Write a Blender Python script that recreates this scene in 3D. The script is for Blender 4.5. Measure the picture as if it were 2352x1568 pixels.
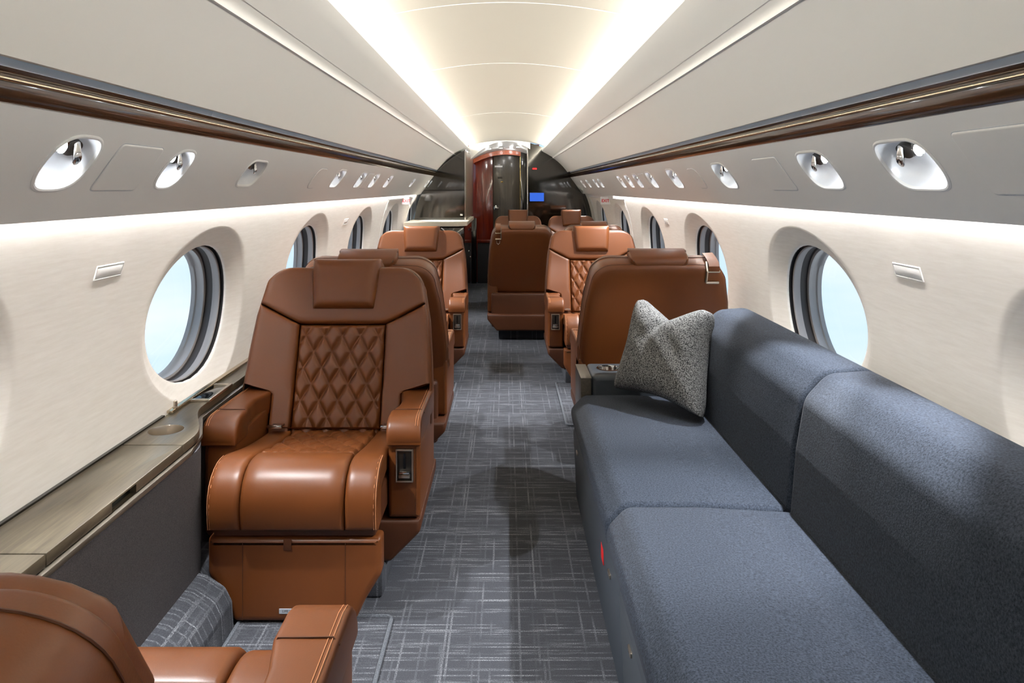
import bpy, bmesh, math, random
from mathutils import Vector, Matrix
random.seed(7)
PI = math.pi
for o in list(bpy.data.objects):
    bpy.data.objects.remove(o, do_unlink=True)
SC = bpy.context.scene
COL = SC.collection

# ------------------------------------------------------------------ camera
FPX, W, H = 1700.0, 2352.0, 1568.0
VPX, VPY = 1163.0, 432.0
cam_d = bpy.data.cameras.new('camera')
cam = bpy.data.objects.new('camera', cam_d)
COL.objects.link(cam)
cam.location = (0, 0, 1.28)
cam.rotation_euler = (PI / 2, 0, 0)
cam_d.sensor_width = 36
cam_d.lens = FPX / W * 36
cam_d.shift_x = (W / 2 - VPX) / W
cam_d.shift_y = -(H / 2 - VPY) / W
cam_d.clip_start = 0.02
SC.camera = cam
SC.view_settings.view_transform = 'Standard'
SC.view_settings.look = 'None'
SC.view_settings.gamma = 1
SC.view_settings.use_curve_mapping = False
SC.view_settings.exposure = 1.0
try:
    SC.cycles.use_denoising = True
    SC.cycles.max_bounces = 8
    SC.cycles.diffuse_bounces = 6
    SC.cycles.sample_clamp_indirect = 6
except Exception:
    pass

# ------------------------------------------------------------------ light levels
COVE_E = 62.0       # ceiling cove strips
WASH_E = 60.0        # side wall wash strips
SPOT_W = 42.0        # reading lights
LENS_E = 150.0

# ------------------------------------------------------------------ sky
wd = bpy.data.worlds.new('sky')
SC.world = wd
wd.use_nodes = True
nt = wd.node_tree
nt.nodes.clear()
tc = nt.nodes.new('ShaderNodeTexCoord')
sep = nt.nodes.new('ShaderNodeSeparateXYZ')
nt.links.new(tc.outputs['Generated'], sep.inputs[0])
ramp = nt.nodes.new('ShaderNodeValToRGB')
ramp.color_ramp.elements[0].position = 0.30
ramp.color_ramp.elements[0].color = (0.80, 0.91, 1.0, 1)
ramp.color_ramp.elements[1].position = 0.62
ramp.color_ramp.elements[1].color = (0.36, 0.66, 0.95, 1)
mr = nt.nodes.new('ShaderNodeMapRange')
mr.inputs[1].default_value = -1
mr.inputs[2].default_value = 1
nt.links.new(sep.outputs[2], mr.inputs[0])
nt.links.new(mr.outputs[0], ramp.inputs[0])
noi = nt.nodes.new('ShaderNodeTexNoise')
noi.inputs['Scale'].default_value = 2.6
noi.inputs['Detail'].default_value = 5
mp = nt.nodes.new('ShaderNodeMapping')
mp.inputs['Scale'].default_value = (1, 1, 3.2)
nt.links.new(tc.outputs['Generated'], mp.inputs[0])
nt.links.new(mp.outputs[0], noi.inputs['Vector'])
cr = nt.nodes.new('ShaderNodeValToRGB')
cr.color_ramp.elements[0].position = 0.42
cr.color_ramp.elements[1].position = 0.72
nt.links.new(noi.outputs[0], cr.inputs[0])
mx = nt.nodes.new('ShaderNodeMixRGB')
mx.inputs[2].default_value = (0.93, 0.96, 1.0, 1)
nt.links.new(cr.outputs[0], mx.inputs[0])
nt.links.new(ramp.outputs[0], mx.inputs[1])
bg = nt.nodes.new('ShaderNodeBackground')
bg.inputs[1].default_value = 0.60
nt.links.new(mx.outputs[0], bg.inputs[0])
wo = nt.nodes.new('ShaderNodeOutputWorld')
nt.links.new(bg.outputs[0], wo.inputs[0])


# ------------------------------------------------------------------ materials
def srgb(r, g, b):
    f = lambda c: (c / 255 / 12.92) if c / 255 <= 0.04045 else ((c / 255 + 0.055) / 1.055) ** 2.4
    return (f(r), f(g), f(b), 1)


def base_mat(name, col, rough=0.5, metal=0.0, spec=0.5, coat=0.0):
    m = bpy.data.materials.new(name)
    m.use_nodes = True
    b = m.node_tree.nodes['Principled BSDF']
    b.inputs['Base Color'].default_value = col
    b.inputs['Roughness'].default_value = rough
    b.inputs['Metallic'].default_value = metal
    b.inputs['Specular IOR Level'].default_value = spec
    b.inputs['Coat Weight'].default_value = coat
    b.inputs['Coat Roughness'].default_value = 0.05
    return m, m.node_tree, b


def N(nt, kind, **kw):
    n = nt.nodes.new(kind)
    for k, v in kw.items():
        n.inputs[k].default_value = v
    return n


def obj_coords(nt, scale=(1, 1, 1), rot=(0, 0, 0)):
    t = nt.nodes.new('ShaderNodeTexCoord')
    m = nt.nodes.new('ShaderNodeMapping')
    m.inputs['Scale'].default_value = scale
    m.inputs['Rotation'].default_value = rot
    nt.links.new(t.outputs['Object'], m.inputs[0])
    return m.outputs[0]


def world_coords(nt, scale=(1, 1, 1)):
    t = nt.nodes.new('ShaderNodeNewGeometry')
    m = nt.nodes.new('ShaderNodeMapping')
    m.inputs['Scale'].default_value = scale
    nt.links.new(t.outputs['Position'], m.inputs[0])
    return m.outputs[0]


def add_bump(nt, b, height, strength=0.1, dist=0.01):
    bp = nt.nodes.new('ShaderNodeBump')
    bp.inputs['Strength'].default_value = strength
    bp.inputs['Distance'].default_value = dist
    nt.links.new(height, bp.inputs['Height'])
    nt.links.new(bp.outputs[0], b.inputs['Normal'])


def leather(name, col, rough=0.42):
    m, nt, b = base_mat(name, col, rough, 0, 0.35)
    v = obj_coords(nt)
    n1 = N(nt, 'ShaderNodeTexNoise', Scale=3.5, Detail=2.0)
    n2 = N(nt, 'ShaderNodeTexNoise', Scale=420.0, Detail=2.0)
    nt.links.new(v, n1.inputs['Vector'])
    nt.links.new(v, n2.inputs['Vector'])
    mixc = nt.nodes.new('ShaderNodeMixRGB')
    mixc.inputs[1].default_value = tuple(c * 0.88 for c in col[:3]) + (1,)
    mixc.inputs[2].default_value = tuple(min(1, c * 1.12) for c in col[:3]) + (1,)
    nt.links.new(n1.outputs[0], mixc.inputs[0])
    nt.links.new(mixc.outputs[0], b.inputs['Base Color'])
    add_bump(nt, b, n2.outputs[0], 0.10, 0.001)
    return m


def speckle(name, c1, c2, scale, rough=0.95, stretch=(1, 1, 1), lo=0.35, hi=0.65, bump=0.3, big=None, coords=obj_coords):
    m, nt, b = base_mat(name, c1, rough, 0, 0.2)
    v = coords(nt, stretch)
    n = N(nt, 'ShaderNodeTexNoise', Scale=scale, Detail=3.0, Roughness=0.7)
    nt.links.new(v, n.inputs['Vector'])
    r = nt.nodes.new('ShaderNodeValToRGB')
    r.color_ramp.elements[0].position = lo
    r.color_ramp.elements[0].color = c1
    r.color_ramp.elements[1].position = hi
    r.color_ramp.elements[1].color = c2
    nt.links.new(n.outputs[0], r.inputs[0])
    nt.links.new(r.outputs[0], b.inputs['Base Color'])
    add_bump(nt, b, n.outputs[0], bump, 0.002)
    b.inputs['Sheen Weight'].default_value = 0.03
    return m


def wood(name, c1, c2, rough=0.25, axis=(40, 1.2, 40), coat=0.3, coords=world_coords):
    m, nt, b = base_mat(name, c1, rough, 0, 0.5, coat)
    v = coords(nt, axis)
    n = N(nt, 'ShaderNodeTexNoise', Scale=1.6, Detail=6.0, Roughness=0.65, Distortion=0.3)
    nt.links.new(v, n.inputs['Vector'])
    r = nt.nodes.new('ShaderNodeValToRGB')
    r.color_ramp.elements[0].position = 0.32
    r.color_ramp.elements[0].color = c1
    r.color_ramp.elements[1].position = 0.7
    r.color_ramp.elements[1].color = c2
    nt.links.new(n.outputs[0], r.inputs[0])
    nt.links.new(r.outputs[0], b.inputs['Base Color'])
    return m


def emis(name, col, strength):
    m = bpy.data.materials.new(name)
    m.use_nodes = True
    nt = m.node_tree
    nt.nodes.clear()
    e = nt.nodes.new('ShaderNodeEmission')
    e.inputs[0].default_value = col
    e.inputs[1].default_value = strength
    o = nt.nodes.new('ShaderNodeOutputMaterial')
    nt.links.new(e.outputs[0], o.inputs[0])
    return m


def carpet(name):
    m, nt, b = base_mat(name, srgb(90, 93, 100), 1.0, 0, 0.1)
    geo = nt.nodes.new('ShaderNodeNewGeometry')

    def nz(scale3, scale, detail=2.0, rough=0.5):
        mp = nt.nodes.new('ShaderNodeMapping')
        mp.inputs['Scale'].default_value = scale3
        nt.links.new(geo.outputs['Position'], mp.inputs[0])
        n = N(nt, 'ShaderNodeTexNoise', Scale=scale, Detail=detail, Roughness=rough)
        nt.links.new(mp.outputs[0], n.inputs['Vector'])
        return n.outputs[0]

    def rng(x, a, bb):
        q = nt.nodes.new('ShaderNodeMapRange')
        q.inputs[1].default_value = a
        q.inputs[2].default_value = bb
        nt.links.new(x, q.inputs[0])
        return q.outputs[0]

    def mth(op, x, y):
        q = nt.nodes.new('ShaderNodeMath')
        q.operation = op
        for k, v in ((0, x), (1, y)):
            if isinstance(v, (int, float)):
                q.inputs[k].default_value = v
            else:
                nt.links.new(v, q.inputs[k])
        return q.outputs[0]
    sp = nt.nodes.new('ShaderNodeSeparateXYZ')
    nt.links.new(geo.outputs['Position'], sp.inputs[0])

    def threads(across, along, pitch, thr, seg):
        """straight woven threads: a random set of thin lines, each broken into dashes"""
        idx = mth('FLOOR', mth('MULTIPLY', across, pitch), 0)
        wn = nt.nodes.new('ShaderNodeTexWhiteNoise')
        wn.noise_dimensions = '1D'
        nt.links.new(idx, wn.inputs['W'])
        cmb = nt.nodes.new('ShaderNodeCombineXYZ')
        nt.links.new(mth('MULTIPLY', along, seg), cmb.inputs[0])
        nt.links.new(mth('MULTIPLY', idx, 7.31), cmb.inputs[1])
        n = N(nt, 'ShaderNodeTexNoise', Scale=1.0, Detail=2.0)
        nt.links.new(cmb.outputs[0], n.inputs['Vector'])
        return mth('MULTIPLY', rng(wn.outputs[0], thr, 1.0), rng(n.outputs[0], 0.42, 0.62))
    lx = threads(sp.outputs[1], sp.outputs[0], 190.0, 0.50, 9.0)
    ly = threads(sp.outputs[0], sp.outputs[1], 170.0, 0.72, 5.0)
    lines = mth('MAXIMUM', lx, mth('MULTIPLY', ly, 0.9))
    tuft = rng(nz((1, 1, 1), 300.0, 3.0, 0.8), 0.42, 0.60)
    spark = mth('MULTIPLY', lines, tuft)
    big = nz((1, 1, 1), 1.7, 2.0)
    fine = nz((1, 1, 1), 380.0, 3.0, 0.8)
    c0 = nt.nodes.new('ShaderNodeMixRGB')
    c0.inputs[1].default_value = srgb(43, 44, 48)
    c0.inputs[2].default_value = srgb(79, 81, 87)
    nt.links.new(rng(fine, 0.25, 0.75), c0.inputs[0])
    c1 = nt.nodes.new('ShaderNodeMixRGB')
    c1.inputs[2].default_value = srgb(176, 179, 184)
    nt.links.new(c0.outputs[0], c1.inputs[1])
    nt.links.new(mth('MULTIPLY', spark, 0.6), c1.inputs[0])
    nt.links.new(c1.outputs[0], b.inputs['Base Color'])
    add_bump(nt, b, mth('ADD', fine, mth('MULTIPLY', lines, 0.5)), 0.7, 0.004)
    return m


M = {}
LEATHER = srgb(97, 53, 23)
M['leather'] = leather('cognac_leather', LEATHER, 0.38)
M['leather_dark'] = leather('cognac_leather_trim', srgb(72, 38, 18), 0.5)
M['stitch'] = base_mat('tan_thread', srgb(190, 130, 90), 0.8)[0]
M['quilt_thread'] = base_mat('brown_thread', srgb(128, 76, 42), 0.8)[0]
M['pedestal'] = base_mat('dark_pedestal', srgb(30, 30, 33), 0.6)[0]
M['liner'] = base_mat('warm_white_liner', srgb(240, 239, 235), 0.55, 0, 0.3)[0]
M['headliner'] = base_mat('beige_headliner', srgb(191, 186, 174), 0.6, 0, 0.25)[0]
M['wallpaper'] = speckle('ivory_wall_covering', srgb(235, 231, 225), srgb(243, 240, 235), 9.0, 0.8, (3, 1, 12), 0.3, 0.7, 0.02, coords=world_coords)
M['psu'] = base_mat('grey_white_panel', srgb(234, 235, 235), 0.5, 0, 0.3)[0]
M['groove'] = base_mat('dark_groove', srgb(45, 43, 41), 0.8)[0]
M['grey_strip'] = base_mat('blue_grey_strip', srgb(200, 205, 212), 0.8)[0]
M['walnut'] = wood('glossy_dark_walnut', srgb(34, 24, 17), srgb(72, 50, 36), 0.16, (60, 2.0, 60), 0.6)
M['bronze'] = base_mat('champagne_bronze', srgb(200, 186, 160), 0.22, 1.0)[0]
M['chrome'] = base_mat('polished_chrome', srgb(215, 213, 210), 0.12, 1.0)[0]
M['nickel'] = base_mat('satin_nickel', srgb(196, 186, 172), 0.3, 1.0)[0]
M['bowl'] = base_mat('silver_bowl', srgb(226, 229, 234), 0.35, 0.15)[0]
M['gunmetal'] = base_mat('gunmetal', srgb(66, 62, 58), 0.35, 0.9)[0]
M['black'] = base_mat('black_gloss', srgb(10, 10, 11), 0.08)[0]
M['ledge'] = wood('grey_oak_veneer', srgb(58, 52, 42), srgb(88, 80, 65), 0.32, (90, 4, 30), 0.08)
M['ledge_edge'] = wood('grey_oak_edge', srgb(58, 53, 46), srgb(82, 75, 65), 0.35, (60, 4, 60), 0.05)
M['fabric_panel'] = speckle('charcoal_wall_fabric', srgb(62, 60, 64), srgb(104, 101, 106), 500.0, 1.0, (1, 1, 1), 0.3, 0.7, 0.4)
M['carpet'] = carpet('grey_crosshatch_carpet')
M['binding'] = speckle('carpet_binding', srgb(62, 65, 70), srgb(96, 100, 106), 300.0)
M['sofa'] = speckle('slate_blue_wool', srgb(21, 25, 32), srgb(57, 64, 76), 230.0, 1.0, (1, 1, 1), 0.30, 0.70, 0.5)
M['sofa_base'] = base_mat('slate_leather', srgb(54, 59, 65), 0.5, 0, 0.35)[0]
M['pillow'] = speckle('salt_pepper_knit', srgb(16, 16, 18), srgb(132, 132, 131), 260.0, 1.0, (1, 1, 1), 0.40, 0.60, 1.0)
M['counter'] = base_mat('cream_worktop', srgb(226, 218, 200), 0.3)[0]
M['ebony'] = wood('high_gloss_ebony', srgb(18, 16, 13), srgb(40, 36, 29), 0.06, (26, 26, 1.2), 0.8)
M['ebony_side'] = wood('grey_brown_veneer', srgb(110, 104, 92), srgb(144, 136, 120), 0.45, (26, 26, 1.2), 0.5)
M['door_veneer'] = wood('dark_door_veneer', srgb(40, 34, 27), srgb(72, 62, 48), 0.3, (26, 26, 1.2), 0.15)
M['red_wood'] = wood('red_mahogany', srgb(84, 22, 12), srgb(130, 44, 24), 0.15, (30, 30, 1.2), 0.6)
M['orange_wood'] = wood('orange_veneer_edge', srgb(168, 74, 34), srgb(196, 98, 52), 0.3, (1.5, 30, 30), 0.3)
M['brass'] = base_mat('brass', srgb(190, 160, 84), 0.2, 1.0)[0]
M['seal'] = base_mat('black_window_seal', srgb(34, 32, 34), 0.4)[0]
M['ring'] = base_mat('grey_window_ring', srgb(150, 146, 146), 0.35)[0]
M['ring_dark'] = base_mat('dark_shade_track', srgb(58, 54, 54), 0.4)[0]
M['white_plastic'] = base_mat('white_plastic', srgb(232, 232, 230), 0.35)[0]
M['red_print'] = base_mat('red_print', srgb(196, 24, 26), 0.5)[0]
M['label'] = base_mat('grey_label', srgb(150, 156, 164), 0.5)[0]
M['label_ink'] = base_mat('label_ink', srgb(60, 50, 45), 0.6)[0]
M['cove'] = emis('cove_led', (1.0, 0.95, 0.86, 1), COVE_E)
M['wash'] = emis('wash_led', (1.0, 0.95, 0.91, 1), WASH_E)
M['lens'] = emis('reading_lamp_lens', (0.93, 0.97, 1.0, 1), LENS_E)
M['down'] = emis('downlight_lens', (1.0, 0.98, 0.92, 1), 25.0)
M['red_led'] = emis('red_sign', (1.0, 0.02, 0.02, 1), 1.6)
M['blue_reflection'] = emis('blue_reflection', srgb(52, 92, 190), 0.75)  # emission stands in for a blue reflection in the gloss


def glass_mat():
    m = bpy.data.materials.new('window_pane')
    m.use_nodes = True
    nt = m.node_tree
    nt.nodes.clear()
    t = nt.nodes.new('ShaderNodeBsdfTransparent')
    t.inputs[0].default_value = (0.96, 0.98, 0.99, 1)
    g = nt.nodes.new('ShaderNodeBsdfGlossy')
    g.inputs['Roughness'].default_value = 0.03
    x = nt.nodes.new('ShaderNodeMixShader')
    x.inputs[0].default_value = 0.04
    nt.links.new(t.outputs[0], x.inputs[1])
    nt.links.new(g.outputs[0], x.inputs[2])
    o = nt.nodes.new('ShaderNodeOutputMaterial')
    nt.links.new(x.outputs[0], o.inputs[0])
    return m


M['pane'] = glass_mat()


# ------------------------------------------------------------------ helpers
def tag(o, label=None, cat=None, group=None, kind=None):
    if label: o['label'] = label
    if cat: o['category'] = cat
    if group: o['group'] = group
    if kind: o['kind'] = kind
    return o


def empty(name, loc=(0, 0, 0), rz=0):
    o = bpy.data.objects.new(name, None)
    COL.objects.link(o)
    o.location = loc
    o.rotation_euler = (0, 0, rz)
    return o


def finish(me, smooth=40):
    bm = bmesh.new()
    bm.from_mesh(me)
    bmesh.ops.remove_doubles(bm, verts=bm.verts, dist=1e-6)
    bmesh.ops.recalc_face_normals(bm, faces=bm.faces)
    bm.to_mesh(me)
    bm.free()
    if smooth:
        me.polygons.foreach_set('use_smooth', [len(p.vertices) <= 6 for p in me.polygons])
        me.set_sharp_from_angle(angle=math.radians(smooth))
    me.update()


def mk(name, verts, faces, mat, parent=None, smooth=40):
    me = bpy.data.meshes.new(name)
    me.from_pydata([tuple(v) for v in verts], [], faces)
    finish(me, smooth)
    return link(name, me, mat, parent)


def link(name, me, mat, parent=None):
    o = bpy.data.objects.new(name, me)
    COL.objects.link(o)
    if mat:
        me.materials.clear()
        me.materials.append(M[mat] if isinstance(mat, str) else mat)
    if parent: o.parent = parent
    return o


def copy_tree(o, parent=None):
    c = o.copy()
    COL.objects.link(c)
    c.parent = parent
    for ch in list(o.children):
        copy_tree(ch, c)
    return c


class G:
    """collects geometry for one mesh"""
    def __init__(s):
        s.v, s.f = [], []

    def add(s, vs, fs):
        k = len(s.v)
        s.v += [tuple(v) for v in vs]
        s.f += [tuple(i + k for i in f) for f in fs]
        return s

    def build(s, name, mat, parent=None, smooth=40):
        return mk(name, s.v, s.f, mat, parent, smooth)


def rbox(c, size, r=0.006, seg=3):
    bm = bmesh.new()
    bmesh.ops.create_cube(bm, size=1)
    for v in bm.verts:
        v.co = Vector((v.co.x * size[0] + c[0], v.co.y * size[1] + c[1], v.co.z * size[2] + c[2]))
    if r > 0:
        bmesh.ops.bevel(bm, geom=list(bm.edges), offset=min(r, min(size) * 0.49), segments=seg, profile=0.5, affect='EDGES')
    bm.verts.index_update()
    vs = [v.co.copy() for v in bm.verts]
    fs = [tuple(v.index for v in f.verts) for f in bm.faces]
    bm.free()
    return vs, fs


def box(name, c, size, mat, parent=None, r=0.006, seg=2):
    return mk(name, *rbox(c, size, r, seg), mat, parent)


def round_poly(pts, rad, seg=6):
    """fillet the corners of a closed polygon; rad: one radius or a list"""
    n = len(pts)
    out = []
    for i in range(n):
        r = rad[i] if isinstance(rad, (list, tuple)) else rad
        p = Vector(pts[i])
        a = Vector(pts[i - 1]) - p
        b = Vector(pts[(i + 1) % n]) - p
        la, lb = a.length, b.length
        if r <= 1e-5 or la < 1e-6 or lb < 1e-6:
            out.append(tuple(p)); continue
        a.normalize(); b.normalize()
        ang = a.angle(b)
        if ang > PI - 0.05:
            out.append(tuple(p)); continue
        d = min(r / math.tan(ang / 2), la * 0.48, lb * 0.48)
        p0, p1 = p + a * d, p + b * d
        for k in range(seg + 1):
            t = k / seg
            q = p0 * (1 - t) ** 2 + p * 2 * t * (1 - t) + p1 * t * t
            out.append(tuple(q))
    return out


def area2(p):
    return sum(p[i - 1][0] * p[i][1] - p[i][0] * p[i - 1][1] for i in range(len(p)))


def inset(p, d):
    """offset a closed polygon inwards by d"""
    if abs(d) < 1e-9: return list(p)
    s = 1 if area2(p) > 0 else -1
    n = len(p)
    out = []
    for i in range(n):
        a, b, c = Vector(p[i - 1]), Vector(p[i]), Vector(p[(i + 1) % n])
        e1, e2 = (b - a), (c - b)
        if e1.length < 1e-7: e1 = e2
        if e2.length < 1e-7: e2 = e1
        e1.normalize(); e2.normalize()
        n1 = Vector((-e1.y, e1.x)) * s
        n2 = Vector((-e2.y, e2.x)) * s
        m = n1 + n2
        if m.length < 1e-6: m = n1.copy()
        m.normalize()
        k = d / max(0.45, m.dot(n1))
        out.append(tuple(b + m * k))
    # runs of edges that turned over are drawn together where their neighbours meet
    flip = []
    for i in range(n):
        j = (i + 1) % n
        e0 = Vector(p[j]) - Vector(p[i])
        e1 = Vector(out[j]) - Vector(out[i])
        flip.append(e0.dot(e1) < 0)
    if any(flip) and not all(flip):
        start = flip.index(False)
        i = 0
        while i < n:
            k = (start + i) % n
            if flip[k]:
                run = [k]
                while flip[(run[-1] + 1) % n]: run.append((run[-1] + 1) % n)
                idx = run + [(run[-1] + 1) % n]
                a0, a1 = Vector(out[idx[0] - 1]), Vector(p[idx[0]]) - Vector(p[idx[0] - 1])
                b0, b1 = Vector(out[(idx[-1] + 1) % n]), Vector(p[(idx[-1] + 1) % n]) - Vector(p[idx[-1]])
                den = a1.x * b1.y - a1.y * b1.x
                mean = sum((Vector(out[q]) for q in idx), Vector((0, 0))) / len(idx)
                pt = mean
                if abs(den) > 1e-3 * a1.length * b1.length:
                    w = b0 - a0
                    t = (w.x * b1.y - w.y * b1.x) / den
                    c = a0 + a1 * t
                    if (c - mean).length < abs(d) * 1.5: pt = c
                for q in idx: out[q] = tuple(pt)
                i += len(run)
            i += 1
    return out


def solid(outline, rings, mp, cap=(True, True)):
    """loft insets of a closed 2-D outline: rings = [(inset, height)]; mp(u, v, h) -> xyz"""
    n = len(outline)
    vs, fs = [], []
    for ins, h in rings:
        vs += [mp(u, v, h) for u, v in inset(outline, ins)]
    for k in range(len(rings) - 1):
        for i in range(n):
            j = (i + 1) % n
            fs.append((k * n + i, k * n + j, (k + 1) * n + j, (k + 1) * n + i))
    if cap[0]: fs.append(tuple(range(n))[::-1])
    if cap[1]: fs.append(tuple((len(rings) - 1) * n + i for i in range(n)))
    return vs, fs


def round_rings(h0, h1, r, seg=4, r2=None):
    r2 = r if r2 is None else r2
    out = []
    for k in range(seg + 1):
        a = PI / 2 * k / seg
        out.append((r * (1 - math.sin(a)), h0 + r * (1 - math.cos(a))))
    for k in range(seg, -1, -1):
        a = PI / 2 * k / seg
        out.append((r2 * (1 - math.sin(a)), h1 - r2 * (1 - math.cos(a))))
    return out


def along_y(x, z, h):
    return (x, h, z)


def along_z(x, y, h):
    return (x, y, h)


def extr(name, prof, y0, y1, mat, parent=None, r=0.0, seg=3, mp=along_y, smooth=40):
    rings = round_rings(y0, y1, r, seg) if r > 0 else [(0, y0), (0, y1)]
    return mk(name, *solid(prof, rings, mp), mat, parent, smooth)


def sweep(pts, r, n=6, closed=False):
    """tube along points"""
    pts = [Vector(p) for p in pts]
    vs, fs = [], []
    m = len(pts)
    up = Vector((0.13, 0.31, 0.94))
    for i, p in enumerate(pts):
        if closed:
            t = pts[(i + 1) % m] - pts[i - 1]
        else:
            t = pts[min(i + 1, m - 1)] - pts[max(i - 1, 0)]
        t.normalize()
        a = t.cross(up)
        if a.length < 1e-3: a = t.cross(Vector((1, 0, 0)))
        a.normalize()
        b = t.cross(a)
        for k in range(n):
            w = 2 * PI * k / n
            vs.append(p + a * (r * math.cos(w)) + b * (r * math.sin(w)))
    for i in range(m if closed else m - 1):
        for k in range(n):
            a0, a1 = i * n + k, i * n + (k + 1) % n
            j = (i + 1) % m
            b0, b1 = j * n + k, j * n + (k + 1) % n
            fs.append((a0, a1, b1, b0))
    if not closed:
        fs.append(tuple(range(n))[::-1])
        fs.append(tuple((m - 1) * n + k for k in range(n)))
    return vs, fs


def lathe(prof, n=28, mp=lambda x, y, z: (x, y, z), first=True):
    """prof = [(r, z)] revolved about z"""
    vs, fs = [], []
    m = len(prof)
    for r, z in prof:
        for k in range(n):
            a = 2 * PI * k / n
            vs.append(mp(r * math.cos(a), r * math.sin(a), z))
    for i in range(m - 1):
        for k in range(n):
            fs.append((i * n + k, i * n + (k + 1) % n, (i + 1) * n + (k + 1) % n, (i + 1) * n + k))
    if first: fs.append(tuple(range(n))[::-1])
    fs.append(tuple((m - 1) * n + k for k in range(n)))
    return vs, fs


def spaced(L, edge, n):
    e = min(0.3, edge / L)
    a = [0, 0.08 * e, 0.25 * e, 0.55 * e, e]
    mid = [e + (1 - 2 * e) * k / n for k in range(1, n)]
    return a + mid + [1 - x for x in reversed(a)]


def patch(Lu, Lv, fn, mp, thick, edge, nu=8, nv=8, extra=None, skirt=0.02):
    """puffed panel: fn(s, t) -> (u, v); mp(u, v, h) -> xyz; rolled edges and a skirt down to -skirt"""
    S, T = spaced(Lu, edge, nu), spaced(Lv, edge, nv)
    vs, fs = [], []
    ns, ntt = len(S), len(T)
    for t in T:
        for s in S:
            u, v = fn(s, t)
            d = min(min(s, 1 - s) * Lu, min(t, 1 - t) * Lv)
            q = min(1, d / edge)
            h = thick * math.sqrt(max(0, 1 - (1 - q) ** 2))
            if extra: h += extra(u, v, s, t) * q
            vs.append(mp(u, v, h))
    for j in range(ntt - 1):
        for i in range(ns - 1):
            a = j * ns + i
            fs.append((a, a + 1, a + ns + 1, a + ns))
    rim = [i for i in range(ns)] + [j * ns + ns - 1 for j in range(1, ntt)] + \
          [(ntt - 1) * ns + i for i in range(ns - 2, -1, -1)] + [j * ns for j in range(ntt - 2, 0, -1)]
    k0 = len(vs)
    for idx in rim:
        j, i = divmod(idx, ns)
        u, v = fn(S[i], T[j])
        vs.append(mp(u, v, -skirt))
    n = len(rim)
    for k in range(n):
        fs.append((rim[k], k0 + k, k0 + (k + 1) % n, rim[(k + 1) % n]))
    return vs, fs


def boolean(o, cutters, op='DIFFERENCE', smooth=40):
    for c in cutters:
        md = o.modifiers.new('cut', 'BOOLEAN')
        md.operation = op
        md.object = c
        md.solver = 'EXACT'
    bpy.context.view_layer.update()
    dg = bpy.context.evaluated_depsgraph_get()
    me = bpy.data.meshes.new_from_object(o.evaluated_get(dg))
    o.modifiers.clear()
    o.data = me
    for c in cutters:
        bpy.data.objects.remove(c, do_unlink=True)
    if smooth:
        me.polygons.foreach_set('use_smooth', [len(p.vertices) <= 6 for p in me.polygons])
        me.set_sharp_from_angle(angle=math.radians(smooth))
    return o


def text_mesh(name, body, size, mat, parent, mtx, extrude=0.0004, bold=0.0):
    cu = bpy.data.curves.new(name, 'FONT')
    cu.body = body
    cu.size = size
    cu.align_x = 'CENTER'
    cu.align_y = 'CENTER'
    cu.extrude = extrude
    cu.offset = bold
    t = bpy.data.objects.new(name + '_src', cu)
    COL.objects.link(t)
    bpy.context.view_layer.update()
    me = bpy.data.meshes.new_from_object(t.evaluated_get(bpy.context.evaluated_depsgraph_get()))
    bpy.data.objects.remove(t, do_unlink=True)
    o = link(name, me, mat, parent)
    o.matrix_local = mtx
    return o


# ================================================================== CABIN SHELL
ZC = 0.76            # centre height of the round fuselage section
RW = 1.09            # radius of the side-wall lining
YB0, YB1 = -1.6, 9.34
Y_BH = 9.34          # forward bulkhead
WIN_Y = [-0.21, 1.21, 2.63, 4.05, 5.47, 6.89, 8.31]
WIN_E = [YB0] + [(a + b) / 2 for a, b in zip(WIN_Y[:-1], WIN_Y[1:])] + [Y_BH]
WZ = 0.84            # window centre height


def wall_x(z):
    return math.sqrt(max(0.01, RW * RW - (z - ZC) ** 2))


# floor
box('floor', (0, 4.6, -0.03), (2.3, 13.0, 0.06), 'carpet', None, 0)
bpy.data.objects['floor']['kind'] = 'structure'


def side_wall(sg, name):
    z0, z1 = 0.552, 1.262
    vs, fs = [], []
    rings = [1.0, 0.75, 0.5, 0.3, 0.15, 0.06, 0.0]     # rectangle -> recess edge
    flare = [(1.0, 0.0), (0.985, 0.003), (0.96, 0.009), (0.92, 0.017), (0.85, 0.027), (0.80, 0.033), (0.788, 0.037), (0.785, 0.045)]
    AO, BO = 0.42, 0.30
    for yc, y0, y1 in zip(WIN_Y, WIN_E[:-1], WIN_E[1:]):
        per = []
        m = 18
        for k in range(m): per.append((y0 + (y1 - y0) * k / m, z0))
        for k in range(m): per.append((y1, z0 + (z1 - z0) * k / m))
        for k in range(m): per.append((y1 - (y1 - y0) * k / m, z1))
        for k in range(m): per.append((y0, z1 - (z1 - z0) * k / m))
        n = len(per)
        k0 = len(vs)
        nr = 0
        ell = []
        for (py, pz) in per:
            a = math.atan2((pz - WZ) / BO, (py - yc) / AO)
            ell.append((math.cos(a), math.sin(a)))
        for f in rings[:-1]:
            for (py, pz), (c, s) in zip(per, ell):
                ey, ez = yc + AO * c, WZ + BO * s
                y, z = ey + (py - ey) * f, ez + (pz - ez) * f
                vs.append((sg * wall_x(z), y, z))
            nr += 1
        for f, d in flare:
            for (c, s) in ell:
                y, z = yc + AO * c * f, WZ + BO * s * f
                vs.append((sg * (wall_x(z) + d), y, z))
            nr += 1
        for r in range(nr - 1):
            for i in range(n):
                j = (i + 1) % n
                q = (k0 + r * n + i, k0 + r * n + j, k0 + (r + 1) * n + j, k0 + (r + 1) * n + i)
                fs.append(q)
    o = mk(name, vs, fs, 'wallpaper', None, 35)
    tag(o, kind='structure')
    return o


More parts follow.
